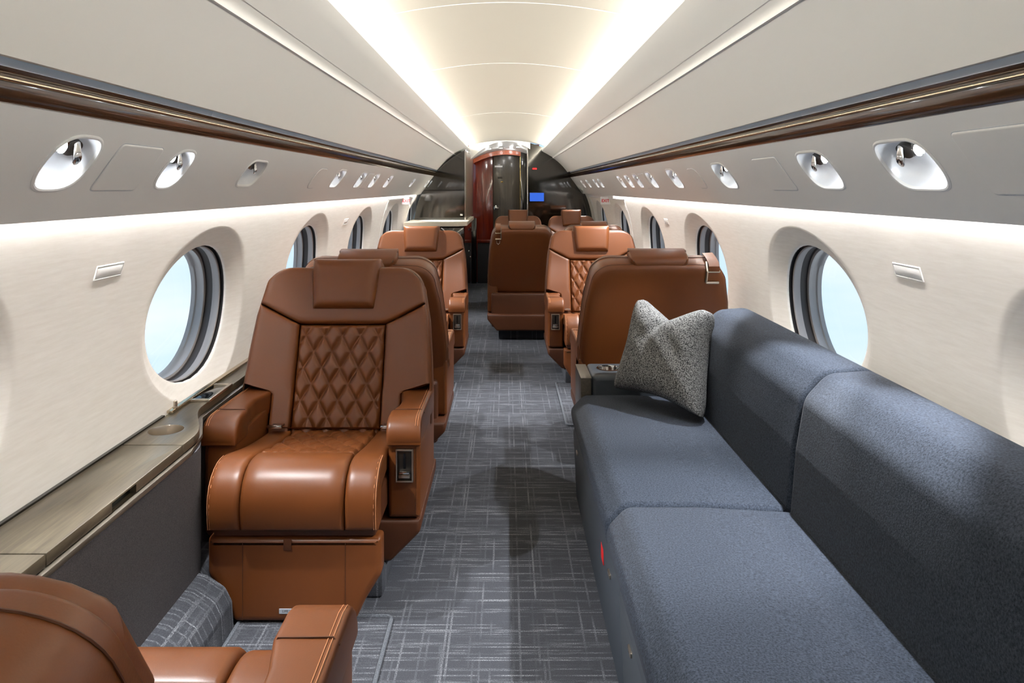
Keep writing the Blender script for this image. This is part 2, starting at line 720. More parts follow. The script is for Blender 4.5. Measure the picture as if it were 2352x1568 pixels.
side_wall(-1, 'wall_left')
side_wall(1, 'wall_right')


def make_window(sg, yc, k):
    root = empty('window_%d' % k, (sg * 1.12, yc, WZ))
    tag(root, kind='structure')
    A, B = 0.33, 0.2355
    n = 56

    def rings(name, seq, mat):
        vs, fs = [], []
        for sc, x in seq:
            for i in range(n):
                a = 2 * PI * i / n
                z = B * sc * math.sin(a)
                vs.append((sg * (wall_x(WZ + z) - 1.12 + x), A * sc * math.cos(a), z))
        for r in range(len(seq) - 1):
            for i in range(n):
                j = (i + 1) % n
                fs.append((r * n + i, r * n + j, (r + 1) * n + j, (r + 1) * n + i))
        return mk(name, vs, fs, mat, root, 50)
    rings('seal', [(0.998, 0.044), (1.035, 0.046), (1.035, 0.058), (0.99, 0.060)], 'seal')
    rings('inner_ring', [(0.99, 0.058), (0.975, 0.060), (0.975, 0.068), (0.995, 0.076), (1.0, 0.090)], 'ring')
    rings('shade_track', [(1.0, 0.088), (1.03, 0.092), (1.03, 0.118), (1.0, 0.120)], 'ring_dark')
    rings('outer_frame', [(1.0, 0.118), (0.968, 0.120), (0.968, 0.128), (0.985, 0.135), (0.985, 0.150), (0.965, 0.154), (0.965, 0.170)], 'ring')
    # pane
    vs = [(sg * (wall_x(WZ + B * math.sin(2 * PI * i / n)) - 1.12 + 0.145), A * 0.985 * math.cos(2 * PI * i / n), B * 0.985 * math.sin(2 * PI * i / n)) for i in range(n)]
    mk('pane', vs, [tuple(range(n))], 'pane', root, 0)
    return root


wk = 1
for sg in (-1, 1):
    for yc in WIN_Y[1:]:
        make_window(sg, yc, wk)
        wk += 1

# ---- ceiling: centre arch in panels with pale joints
def ceil_z(x):
    return 1.88 - 0.28 * x * x


ceil_root = empty('ceiling', (0, 0, 0))
tag(ceil_root, kind='structure')
SEAMS = [YB0, 2.39, 3.55, 5.86, Y_BH + 0.0]
for a, b in zip(SEAMS[:-1], SEAMS[1:]):
    xs = [-0.53 + 1.06 * i / 28 for i in range(29)]
    prof = [(x, ceil_z(x)) for x in xs] + [(x, ceil_z(x) + 0.012) for x in reversed(xs)]
    extr('panel', prof, a + 0.0032, b - 0.0032, 'headliner', ceil_root, 0.0)
for y in SEAMS[1:-1]:
    xs = [-0.53 + 1.06 * i / 28 for i in range(29)]
    prof = [(x, ceil_z(x) - 0.0012) for x in xs] + [(x, ceil_z(x) + 0.014) for x in reversed(xs)]
    extr('joint_strip', prof, y - 0.0030, y + 0.0030, 'white_plastic', ceil_root, 0.0)

# ---- per side: overhead panel, rail, grey strip, walnut trim, service panel
BIN_A = (0.445, 1.760)
BIN_R = (0.575, 1.675)
BIN_B = (0.765, 1.4885)


def bez(p0, p1, p2, n):
    return [tuple((1 - t) ** 2 * p0[i] + 2 * t * (1 - t) * p1[i] + t * t * p2[i] for i in (0, 1)) for t in [k / n for k in range(n + 1)]]


PSU_T = (0.808, 1.418)
PSU_L = (0.958, 1.212)
PD = Vector((PSU_L[0] - PSU_T[0], PSU_L[1] - PSU_T[1]))
PLEN = PD.length
PD.normalize()


def strip(name, sg, line, mat, thick, parent=None, y0=YB0, y1=YB1, kind='structure'):
    """open profile line given thickness away from the cabin, run along the cabin"""
    n = len(line)
    out = []
    for i in range(n):
        a = Vector(line[max(0, i - 1)])
        b = Vector(line[min(n - 1, i + 1)])
        t = (b - a).normalized()
        nn = Vector((-t.y, t.x))
        if nn.dot(Vector(line[i]) - Vector((0, 0.9))) < 0: nn = -nn
        out.append(tuple(Vector(line[i]) + nn * thick))
    prof = [(sg * x, z) for x, z in list(line) + out[::-1]]
    o = extr(name, prof, y0, y1, mat, parent)
    if kind and not parent: o['kind'] = kind
    return o


tn = 1
for sg, side in ((-1, 'left'), (1, 'right')):
    up = empty('ceiling_%s' % side)
    tag(up, kind='structure')
    upper = [(0.462, 1.772), (0.452, 1.769), BIN_A, (0.447, 1.750)] + bez((0.455, 1.742), (0.515, 1.712), (0.562, 1.682), 8)[1:]
    strip('upper_panel', sg, upper, 'liner', 0.006, up)
    strip('rail', sg, [(0.560, 1.690), (0.562, 1.684), (0.568, 1.680), (0.575, 1.676), (0.581, 1.671), (0.585, 1.664), (0.586, 1.656)], 'liner', 0.012, up)
    strip('rail_groove', sg, [(0.562, 1.690), (0.594, 1.662)], 'groove', 0.004, up)
    lower = bez((0.589, 1.660), (0.69, 1.592), BIN_B, 12) + [(0.768, 1.484), (0.776, 1.483), (0.79, 1.487)]
    strip('lower_panel', sg, lower, 'liner', 0.006, up)
    # grey strip with joints
    tr = empty('trim_%d' % tn); tn += 1
    tag(tr, kind='structure')
    ys = [YB0, 2.02, 4.6, 7.2, YB1]
    for a, b in zip(ys[:-1], ys[1:]):
        strip('grey_strip', sg, [(0.782, 1.50), (0.800, 1.494), (0.806, 1.476), (0.806, 1.452)], 'grey_strip', 0.01, tr, a + 0.0015, b - 0.0015)
    tr = empty('trim_%d' % tn); tn += 1
    tag(tr, kind='structure')
    strip('walnut_band', sg, [(0.806, 1.462), (0.797, 1.4615), (0.793, 1.457), (0.794, 1.440), (0.800, 1.424), (0.806, 1.4175), (0.812, 1.416)], 'walnut', 0.012, tr)
    extr('bronze_bead', [(sg * (0.7915 + 0.0045 * math.cos(a)), 1.4535 + 0.0045 * math.sin(a)) for a in [2 * PI * k / 12 for k in range(12)]], YB0, YB1, 'bronze', tr)
    # cove light strip
    prof = [(sg * x, z) for x, z in [(0.493, 1.780), (0.512, 1.796), (0.516, 1.791), (0.497, 1.775)]]
    o = extr('cove_light', prof, YB0 + 0.1, YB1 - 0.1, 'cove')
    tag(o, 'long warm cove light strip along the ceiling arch on the %s' % side, 'light strip', 'cove light strips')
    prof = [(sg * x, z) for x, z in [(0.970, 1.236), (0.992, 1.244), (0.994, 1.240), (0.972, 1.231)]]
    o = extr('wall_light', prof, YB0 + 0.1, 6.9 if sg > 0 else 8.2, 'wash')
    tag(o, 'warm light strip tucked under the service panel washing the %s wall' % side, 'light strip', 'wall wash strips')

# ---- service panels with recessed reading lights
def leaf(a, b):
    """outline of a reading-light recess: y along the cabin, w down the slope; two sharp and two soft corners"""
    out = []
    cs = [(-a, -b), (a, -b), (a, b), (-a, b)]
    ds = [(1.35 * b, 1.30 * b), (0.42 * b, 0.50 * b)]
    for i in range(4):
        p = Vector(cs[i])
        dirs = [(Vector(cs[i - 1]) - p).normalized(), (Vector(cs[(i + 1) % 4]) - p).normalized()]
        soft = i % 2 == 0
        d = (1.10 * b) if soft else 0.85 * b
        p0, p1 = p + dirs[0] * d, p + dirs[1] * d
        for k in range(9):
            t = k / 8
            out.append(tuple(p0 * (1 - t) ** 2 + p * 2 * t * (1 - t) + p1 * t * t))
    return out


def make_psu(sg, side, cups):
    """cups: (Y, half width, half height, kind)"""
    t0 = 0.43
    holes = [c for c in cups if c[3] in ('lamp', 'lamp_off')]
    holes.sort()
    ys = [YB0] + [(a[0] + b[0]) / 2 for a, b in zip(holes[:-1], holes[1:])] + [YB1]
    vs, fs = [], []

    def mp(y, w, h):
        # w: distance down the slope from the top edge; h: height out of the panel into the cabin
        p = Vector(PSU_T) + PD * w
        nn = Vector((-0.806, -0.592))
        nn = Vector((PD.y, -PD.x))
        if nn.x > 0: nn = -nn
        p = p + nn * h
        return (sg * p.x, y, p.y)
    for (Y, a, b, kind, _l), y0, y1 in zip(holes, ys[:-1], ys[1:]):
        cw = PLEN * t0 + 0.0
        out = [(Y + u * (1 if sg > 0 else 1), cw + v) for u, v in leaf(a, b)]
        n = len(out)
        per = []
        for (y, w) in out:
            dy, dw = y - Y, w - cw
            k = 1e9
            if dy > 1e-9: k = min(k, (y1 - Y) / dy)
            if dy < -1e-9: k = min(k, (y0 - Y) / dy)
            if dw > 1e-9: k = min(k, (PLEN - cw) / dw)
            if dw < -1e-9: k = min(k, (0 - cw) / dw)
            per.append([Y + dy * k, cw + dw * k])
        for cy, cwn in ((y0, 0), (y1, 0), (y1, PLEN), (y0, PLEN)):   # snap the nearest point to each corner
            i = min(range(n), key=lambda i: (per[i][0] - cy) ** 2 + ((per[i][1] - cwn) * 3) ** 2)
            per[i] = [cy, cwn]
        k0 = len(vs)
        vs += [mp(y, w, 0) for y, w in per] + [mp(y, w, 0) for y, w in out]
        for i in range(n):
            j = (i + 1) % n
            fs.append((k0 + i, k0 + j, k0 + n + j, k0 + n + i))
    # lower lip turning back behind the panel
    k0 = len(vs)
    lip = [(0.0, 0.0), (0.004, -0.003), (0.006, -0.010), (0.002, -0.016)]
    for y in (YB0, YB1):
        for dw, dh in lip: vs.append(mp(y, PLEN + dw, dh))
    for i in range(3):
        fs.append((k0 + i, k0 + i + 1, k0 + 5 + i, k0 + 4 + i))
    o = mk('service_panel_%s' % side, vs, fs, 'psu', None, 30)
    o.name = 'trim_panel_%s' % side
    tag(o, kind='structure')
    return mp, PLEN * t0


def reading_light(sg, mp, cw, Y, a, b, lit, label, group):
    root = empty('reading_light', mp(Y, cw, 0))
    tag(root, label, 'reading light', group)
    r0 = Vector(mp(Y, cw, 0))

    def lm(u, v, h):
        return tuple(Vector(mp(Y + u, cw + v, h)) - r0)
    out = leaf(a, b)
    mk('rim', *solid(out, [(-0.007, -0.002), (-0.008, 0.0012), (-0.004, 0.0034), (0.0, 0.0024), (0.002, -0.004)], lm, (False, False)), 'psu', root)
    d = min(1.0, b / 0.055)
    mk('bowl', *solid(out, [(0.0, 0.001), (0.002, -0.012 * d), (0.008, -0.028 * d), (0.018, -0.040 * d), (0.032, -0.046 * d)], lm, (False, True)), 'bowl', root, 60)
    # eyeball air nozzle in the upper far corner
    cn, cv = 0.30 * a, -0.36 * b
    q = b / 0.06
    mk('nozzle_socket', *lathe([(0.026 * q, -0.020), (0.024 * q, -0.010), (0.012 * q, -0.014)], 20,
                               lambda x, y, z: lm(cn + x * 1.25, cv + y * 0.75, z * q - 0.012)), 'gunmetal', root)
    mk('air_nozzle', *lathe([(0.010 * q, -0.012), (0.012 * q, 0.004), (0.0125 * q, 0.018), (0.0105 * q, 0.020), (0.009 * q, 0.012)], 20,
                            lambda x, y, z: lm(cn + x, cv + y * 0.9 + z * 0.75 * q, z * 0.6 * q - 0.012)), 'chrome', root)
    # lamp in the upper near corner
    ln, lv = -0.42 * a, -0.42 * b
    mk('lamp_socket', *lathe([(0.020 * q, -0.022), (0.019 * q, -0.006), (0.014 * q, -0.006)], 20,
                             lambda x, y, z: lm(ln + x, lv + y * 0.8 + z, z * q - 0.008)), 'chrome', root)
    mk('lamp_lens', *lathe([(0.0135 * q, -0.006), (0.012 * q, 0.000), (0.006 * q, 0.003)], 18,
                           lambda x, y, z: lm(ln + x, lv + y * 0.8 + z, z * q - 0.010)), 'lens' if lit else 'chrome', root)
    if lit:
        ld = bpy.data.lights.new('reading_lamp', 'SPOT')
        ld.energy = SPOT_W * lit
        ld.color = (0.95, 0.97, 1.0)
        ld.spot_size = math.radians(72)
        ld.spot_blend = 0.45
        ld.shadow_soft_size = 0.012
        lo = bpy.data.objects.new('reading_lamp', ld)
        COL.objects.link(lo)
        lo.parent = root
        lo.location = lm(ln, lv + 0.006 * q, -0.006)
        tgt = Vector((sg * 0.50, Y, 0.45))
        dirv = tgt - (r0 + Vector(lo.location))
        lo.rotation_euler = dirv.to_track_quat('-Z', 'Y').to_euler()
        lo['label'] = 'lamp beam'
    return root


def cover_plate(sg, mp, cw, Y, a, b, label, oval=False, name='cover_plate'):
    r0 = Vector(mp(Y, cw, 0))
    root = None
    out = leaf(a, b) if oval else round_poly([(-a, -b), (a, -b), (a, b), (-a, b)], 0.014, 5)
    vs, fs = solid(out, [(-0.001, -0.002), (-0.001, 0.001), (0.0, 0.0025), (0.002, 0.0032), (0.004, 0.0030)],
                   lambda u, v, h: tuple(Vector(mp(Y + u, cw + v, h)) - r0))
    o = mk(name, vs, fs, 'psu')
    o.location = r0
    # dark shadow gap round the plate
    g, gf = solid(out, [(-0.0035, 0.0002), (-0.0035, 0.0006), (0.0, 0.0006), (0.0, 0.0002)], lambda u, v, h: tuple(Vector(mp(Y + u, cw + v, h)) - r0), (False, False))
    gp = mk('shadow_gap', g, gf, 'grey_strip', o)
    tag(o, label, 'panel', 'blank plates in the service panels')
    return o


LEFT_CUPS = [(1.475, 0.076, 0.062, 'lamp', 1.0), (1.95, 0.066, 0.058, 'lamp', 1.0), (2.54, 0.090, 0.050, 'lamp_off', 0), (3.83, 0.090, 0.052, 'lamp', 1.0),
             (4.42, 0.085, 0.052, 'lamp', .7), (4.87, 0.085, 0.052, 'lamp', .7), (5.45, 0.09, 0.052, 'lamp', .7), (6.85, 0.08, 0.045, 'lamp', .6), (8.1, 0.08, 0.045, 'lamp', .5)]
RIGHT_CUPS = [(1.60, 0.104, 0.062, 'lamp', 1.2), (2.06, 0.100, 0.060, 'lamp', 1.1), (2.96, 0.095, 0.058, 'lamp', 0.9), (3.83, 0.095, 0.056, 'lamp', 0.9),
              (4.43, 0.085, 0.054, 'lamp', .7), (4.90, 0.085, 0.052, 'lamp', .7), (5.25, 0.085, 0.052, 'lamp', .6), (5.60, 0.085, 0.052, 'lamp', .6),
              (6.85, 0.09, 0.048, 'lamp', .5), (7.2, 0.09, 0.048, 'lamp', .5), (7.85, 0.09, 0.048, 'lamp', .5), (8.4, 0.09, 0.048, 'lamp', .5)]
ORD = ['first', 'second', 'third', 'fourth', 'fifth', 'sixth', 'seventh', 'eighth', 'ninth', 'tenth', 'eleventh', 'twelfth']
for sg, side, cups in ((-1, 'left', LEFT_CUPS), (1, 'right', RIGHT_CUPS)):
    mp, cw = make_psu(sg, side, cups)
    for i, (Y, a, b, kind, lit) in enumerate(cups):
        lab = '%s recessed reading light from the camera in the %s service panel' % (ORD[i], side)
        if kind == 'lamp_off': lab = 'unlit silver reading light recess, third from the camera on the left panel'
        reading_light(sg, mp, cw, Y, a, b, lit, lab, 'reading lights in the %s panel' % side)
    if sg < 0:
        cover_plate(sg, mp, cw + 0.004, 1.715, 0.098, 0.062, 'square blank plate between the two nearest left reading lights')
        cover_plate(sg, mp, cw + 0.004, 3.43, 0.085, 0.055, 'oval blank plate on the left panel beyond the unlit light', True)
        cover_plate(sg, mp, cw + 0.004, 4.65, 0.09, 0.055, 'far square blank plate in the left panel between close-set lights')
    else:
        cover_plate(sg, mp, cw + 0.004, 1.24, 0.150, 0.070, 'large square blank plate cut off by the right picture edge')
        cover_plate(sg, mp, cw + 0.004, 2.42, 0.110, 0.064, 'flush square blank plate between the second and third right lights')
        cover_plate(sg, mp, cw + 0.004, 3.40, 0.085, 0.055, 'oval blank plate on the right panel beyond the third light', True)
        cover_plate(sg, mp, cw + 0.004, 4.66, 0.09, 0.055, 'far square blank plate in the right panel between close-set lights')

# ---- little flush plates on the side walls
def wall_plate(sg, Y, z, w, h, label):
    root = empty('wall_plate', (sg * wall_x(z), Y, z))
    tag(root, label, 'wall plate', 'flush plates on the side walls')
    nx = Vector((-(wall_x(z)), -(z - ZC))).normalized()
    tz = Vector((-nx.y, nx.x))
    if tz.y < 0: tz = -tz

    def lm(u, v, d):
        p = tz * v + nx * d
        return (sg * p.x, u, p.y)
    mk('bezel', *solid(round_poly([(-w / 2, -h / 2), (w / 2, -h / 2), (w / 2, h / 2), (-w / 2, h / 2)], 0.003, 3),
                       [(0, -0.008), (0, 0.001), (0.0015, 0.003), (0.004, 0.003), (0.005, 0.0008)], lm, (True, True)), 'white_plastic', root)
    mk('flap', *solid(round_poly([(-w / 2, -h / 2), (w / 2, -h / 2), (w / 2, h / 2), (-w / 2, h / 2)], 0.002, 3),
                      [(0.0054, -0.002), (0.0054, 0.0020), (0.0064, 0.0027)], lm), 'psu', root)


wall_plate(-1, 1.95, 1.062, 0.135, 0.040, 'near flush plate on the left wall beside the oval window')
wall_plate(1, 1.93, 1.062, 0.135, 0.040, 'near flush plate on the right wall behind the sofa')
wall_plate(-1, 4.82, 1.062, 0.12, 0.040, 'far flush plate on the left wall between small windows')
wall_plate(1, 4.84, 1.062, 0.12, 0.040, 'far flush plate on the right wall between small windows')


# ---- emergency exit surrounds on the wall and EXIT signs
def exit_panel(sg, y0, y1, n):
    root = empty('door_%d' % n, (sg * 1.05, y0, 0.9))
    tag(root, kind='structure')
    r0 = Vector(root.location)

    def bar(name, pts, wy, wz):
        vs, fs = [], []
        for (y, z, oy, oz) in pts:
            x = wall_x(z)
            x2 = wall_x(z + oz)
            vs += [Vector((sg * (x + 0.004), y, z)) - r0, Vector((sg * (x - 0.006), y, z)) - r0,
                   Vector((sg * (x2 - 0.006), y + oy, z + oz)) - r0, Vector((sg * (x2 + 0.004), y + oy, z + oz)) - r0]
        for i in range(len(pts) - 1):
            for k in range(4):
                fs.append((i * 4 + k, i * 4 + (k + 1) % 4, i * 4 + 4 + (k + 1) % 4, i * 4 + 4 + k))
        fs += [(0, 1, 2, 3), tuple(len(vs) - 4 + k for k in range(4))]
        return mk(name, vs, fs, 'white_plastic', root, 30)
    zs = [0.58 + (1.185 - 0.58) * k / 16 for k in range(17)]
    bar('frame_edge', [(y0, z, 0.014, 0) for z in zs], 0, 0)
    bar('frame_edge', [(y1, z, -0.014, 0) for z in zs], 0, 0)
    bar('frame_head', [(y0 + (y1 - y0) * k / 6, 1.185, 0, -0.012) for k in range(7)], 0, 0)
    for y in (y0 + 0.05, y1 - 0.08):
        bar('latch', [(y, 1.14 - 0.05 * k / 3, 0.012, 0) for k in range(4)], 0, 0)


exit_panel(-1, 6.32, 7.95, 1)
exit_panel(1, 6.32, 8.95, 2)


def exit_sign(sg, Y, label):
    z = 1.145
    root = empty('exit_sign', (sg * 0.965, Y, z))
    tag(root, label, 'exit sign', 'exit signs over the hatches')
    box('housing', (sg * 0.012, 0.008, 0.012), (0.095, 0.03, 0.075), 'white_plastic', root, 0.004)
    text_mesh('lettering', 'EXIT', 0.040, 'red_print', root,
              Matrix.Translation((sg * 0.012, -0.0075, 0.010)) @ Matrix.Rotation(PI / 2, 4, 'X') @ Matrix.Scale(0.95, 4, (1, 0, 0)), 0.0004, 0.0012)


exit_sign(-1, 7.25, 'white box sign reading EXIT above the left hatch window')
exit_sign(1, 7.30, 'white box sign reading EXIT above the right hatch window')

# ---- unseen dark wall added behind the camera: closes the cabin, cuts frontal fill
prof = [(1.2 * math.cos(a), ZC + 1.2 * math.sin(a)) for a in [2 * PI * k / 40 for k in range(40)]]
o = extr('wall_back_added', [(x, max(0, z)) for x, z in prof], YB0 - 0.05, YB0, 'ebony')
tag(o, kind='structure')

# ================================================================== SIDE LEDGES
LZ = 0.57


def ledge_plan(y0, y1, xin=0.895, bulge=True):
    """plan outline (|x|, y) of the ledge top between y0 and y1, wall side to cabin side"""
    def inner(y):
        if y < 2.12: return xin
        if y > 2.42: return 0.992
        t = (y - 2.12) / 0.30
        t = t * t * (3 - 2 * t)
        return xin + (0.992 - xin) * t
    n = max(2, int((y1 - y0) / 0.02)) if y0 < 2.5 else 4
    n = min(n, 90)
    ys = [y0 + (y1 - y0) * k / n for k in range(n + 1)]
    return inner, ys


def make_ledge(sg, label, y_start, y_end, detailed):
    root = empty('side_ledge', (0, 0, 0))
    tag(root, label, 'side ledge', 'side ledges')
    inner, _ = ledge_plan(0, 1)
    if not detailed: inner = lambda y: 0.992

    def slab(name, y0, y1, z0, z1, grow, mat, par=root, r=0.003, outer=1.066):
        n = max(2, int((y1 - y0) / 0.025)) if (detailed and y1 > 1.9 and y0 < 2.5) else 2
        n = min(n, 60)
        ys = [y0 + (y1 - y0) * k / n for k in range(n + 1)]
        prof = [(sg * outer, y0)] + [(sg * (inner(y) - grow), y) for y in ys] + [(sg * outer, y1)]
        return mk(name, *solid(prof, [(r, z0), (0, z0 + r), (0, z1 - r), (r * 0.3, z1 - r * 0.3), (r, z1)], along_z), mat, par)
    if detailed:
        slab('top_board', y_start, 1.437, LZ - 0.028, LZ, 0, 'ledge')
        lid = slab('lid', 1.441, 2.047, LZ - 0.028, LZ, 0, 'ledge')
        # finger slot in the lid edge
        c = box('slot_cut', (sg * 0.897, 1.735, LZ - 0.016), (0.03, 0.11, 0.022), None, None, 0)
        boolean(lid, [c])
        box('finger_slot', (sg * 0.9125, 1.735, LZ - 0.016), (0.004, 0.11, 0.022), 'black', lid, 0)
        tb = slab('top_board', 2.051, 3.35, LZ - 0.028, LZ, 0, 'ledge')
        cy, cx = 2.175, sg * 1.000
        c1 = mk('cup_cut', *lathe([(0.049, -0.1), (0.049, 0.05)], 32, lambda x, y, z: (cx + x, cy + y, LZ + z)), None)
        boolean(tb, [c1])
        slab('top_board', 3.354, y_end, LZ - 0.028, LZ, 0, 'ledge')
        mk('cup_holder', *lathe([(0.0485, 0.0), (0.047, -0.004), (0.046, -0.055), (0.040, -0.060), (0.001, -0.060)], 32,
                                lambda x, y, z: (cx + x, cy + y, LZ + z), False), 'nickel', root)
        # touch screen set in the ledge and its bezel
        sc = box('touch_screen', (sg * 1.022, 2.56, LZ + 0.003), (0.052, 0.17, 0.006), 'black', root, 0.001)
        g = G()
        for dx, dy, sx, sy in ((0.032, 0, 0.012, 0.206), (-0.032, 0, 0.012, 0.206), (0, 0.096, 0.064, 0.014), (0, -0.096, 0.064, 0.014)):
            g.add(*rbox((sg * 1.022 + dx, 2.56 + dy, LZ + 0.004), (sx, sy, 0.010), 0.002, 2))
        g.build('screen_bezel', 'nickel', sc)
        # recessed track between ledge and wall and a small stud
        box('wall_track', (sg * 1.058, 2.95, LZ + 0.006), (0.020, 1.25, 0.010), 'bronze', root, 0.002)
        mk('stud', *lathe([(0.009, 0), (0.009, 0.004), (0.006, 0.005), (0.006, 0.022), (0.004, 0.024)], 14, lambda x, y, z: (sg * 1.055 + x, 2.36 + y, LZ + 0.01 + z)), 'nickel', root)
    else:
        slab('top_board', y_start, y_end, LZ - 0.028, LZ, 0, 'ledge')
    slab('edge_lip', y_start, y_end, LZ - 0.044, LZ - 0.0285, 0.010, 'ledge_edge')
    # shadow line against the wall
    box('wall_gap', (sg * 1.066, (y_start + 2.3) / 2 if detailed else (y_start + y_end) / 2, LZ + 0.002), (0.010, (2.3 - y_start) if detailed else (y_end - y_start), 0.006), 'black', root, 0)
    # upholstered panel below
    ys = [y_start] + [1.95 + 0.03 * k for k in range(18)] + [y_end] if detailed else [y_start, y_end]
    pr = [(sg * 1.05, y_start)] + [(sg * (inner(y) - 0.004), y) for y in ys] + [(sg * 1.05, y_end)]
    mk('fabric_panel', *solid(pr, [(0, 0.02), (0, LZ - 0.046)], along_z), 'fabric_panel', root)
    return root


make_ledge(-1, 'grey oak side ledge with lid and cup holder under the left windows', YB0, 7.6, True)
make_ledge(1, 'grey oak side ledge behind the right-hand armchairs', 3.42, Y_BH, False)

# carpeted kerb at the foot of the left panel
kerb = [(-0.8915, 0.0), (-0.8915, 0.165), (-0.868, 0.160), (-0.815, 0.125), (-0.795, 0.085), (-0.790, 0.0)]
g = G()
g.add(*solid(round_poly(kerb, [0, 0, 0.02, 0.04, 0.03, 0], 5), [(0, YB0), (0, 2.145), (0.012, 2.155)], along_y))
g.add(*solid([(-0.985, 0.0), (-0.985, 0.160), (-0.90, 0.160), (-0.884, 0.14), (-0.878, 0.0)], [(0, 2.140), (0, 2.345)], along_y))
o = g.build('carpet_kerb', 'carpet')
tag(o, 'sloping carpeted kerb at the foot of the charcoal fabric panel', 'kerb')


# carpet inserts with bound edges
def carpet_insert(x0, x1, y0, y1, label):
    root = empty('carpet_insert', ((x0 + x1) / 2, (y0 + y1) / 2, 0))
    tag(root, label, 'carpet', 'bound carpet inserts beside the aisle')
    w, d = (x1 - x0), (y1 - y0)
    out = round_poly([(-w / 2, -d / 2), (w / 2, -d / 2), (w / 2, d / 2), (-w / 2, d / 2)], 0.03, 6)
    mk('pile', *solid(out, [(0.008, 0.0), (0.008, 0.005), (0.012, 0.0065)], along_z), 'carpet', root)
    mk('binding', *sweep([(x, y, 0.005) for x, y in inset(out, 0.005)], 0.0065, 8, True), 'binding', root)


carpet_insert(-0.79, -0.335, 1.02, 2.21, 'bound carpet insert between the two nearest left armchairs')
carpet_insert(-0.95, -0.325, 4.00, 4.86, 'bound carpet insert on the left of the aisle beyond the club pair')
carpet_insert(0.320, 0.95, 3.98, 4.86, 'bound carpet insert on the right of the aisle beyond the sofa')


# ================================================================== ARMCHAIRS
TILT = math.radians(20)
BY0, BZ0 = 0.335, 0.385
SA, CA = math.sin(TILT), math.cos(TILT)


def bw(v):
    """half width of the backrest at height v up the back"""
    pts = [(-0.05, 0.345), (0.17, 0.345), (0.30, 0.337), (0.43, 0.325), (0.56, 0.300), (0.66, 0.280)]
    for (a, x), (b, y) in zip(pts[:-1], pts[1:]):
        if v <= b: return x + (y - x) * (v - a) / (b - a)
    return pts[-1][1]


def wing(u):
    return 0.035 * (abs(u) / 0.34) ** 2.5


def bmap(u, v, h):
    hh = h + wing(u) * min(1, max(0, (h + 0.085) / 0.06))
    return (u, BY0 + v * SA - hh * CA, BZ0 + v * CA + hh * SA)


def smooth_prof(pts, n=6):
    out = []
    m = len(pts)
    for i in range(m - 1):
        p0, p1, p2, p3 = [Vector(pts[min(max(k, 0), m - 1)]) for k in (i - 1, i, i + 1, i + 2)]
        for k in range(n):
            t = k / n
            out.append(0.5 * ((2 * p1) + (p2 - p0) * t + (2 * p0 - 5 * p1 + 4 * p2 - p3) * t * t + (3 * p1 - p0 - 3 * p2 + p3) * t ** 3))
    out.append(Vector(pts[-1]))
    return out


CUSH = smooth_prof([(0.37, 0.388), (0.25, 0.398), (0.10, 0.418), (-0.02, 0.440), (-0.09, 0.452), (-0.145, 0.447), (-0.185, 0.420), (-0.203, 0.380), (-0.205, 0.335), (-0.198, 0.288)], 6)
CL = [0]
for a, b in zip(CUSH[:-1], CUSH[1:]): CL.append(CL[-1] + (b - a).length)
CLEN = CL[-1]


def cush(p):
    p = min(max(p, 0), CLEN - 1e-6)
    i = max(k for k in range(len(CL)) if CL[k] <= p)
    i = min(i, len(CUSH) - 2)
    t = (p - CL[i]) / (CL[i + 1] - CL[i])
    pos = CUSH[i].lerp(CUSH[i + 1], t)
    a, b = CUSH[max(i - 1, 0)], CUSH[min(i + 2, len(CUSH) - 1)]
    d = (b - a).normalized()
    nrm = Vector((d.y, -d.x))
    if nrm.y < 0 and pos.y > 0.40: nrm = -nrm
    return pos, nrm


# make the profile normal always point out of the cushion (up and forward)
def cmap(u, p, h):
    pos, _ = cush(p)
    e = 0.004
    a, _ = cush(p - e)
    b, _ = cush(p + e)
    d = (b - a)
    if d.length < 1e-9: d = Vector((-1, 0))
    d.normalize()
    nrm = Vector((d.y, -d.x))       # travelling forward (-y): up is +z
    q = pos + nrm * h
    return (u, q.x, q.y)


def qh(pw, ph, amp):
    def f(u, v, s=0, t=0):
        p = u / pw + v / ph
        q = u / pw - v / ph
        d = 2 * min(abs(p - round(p)), abs(q - round(q)))
        return amp * (1 - (1 - min(1, d * 1.6)) ** 2.2)
    return f


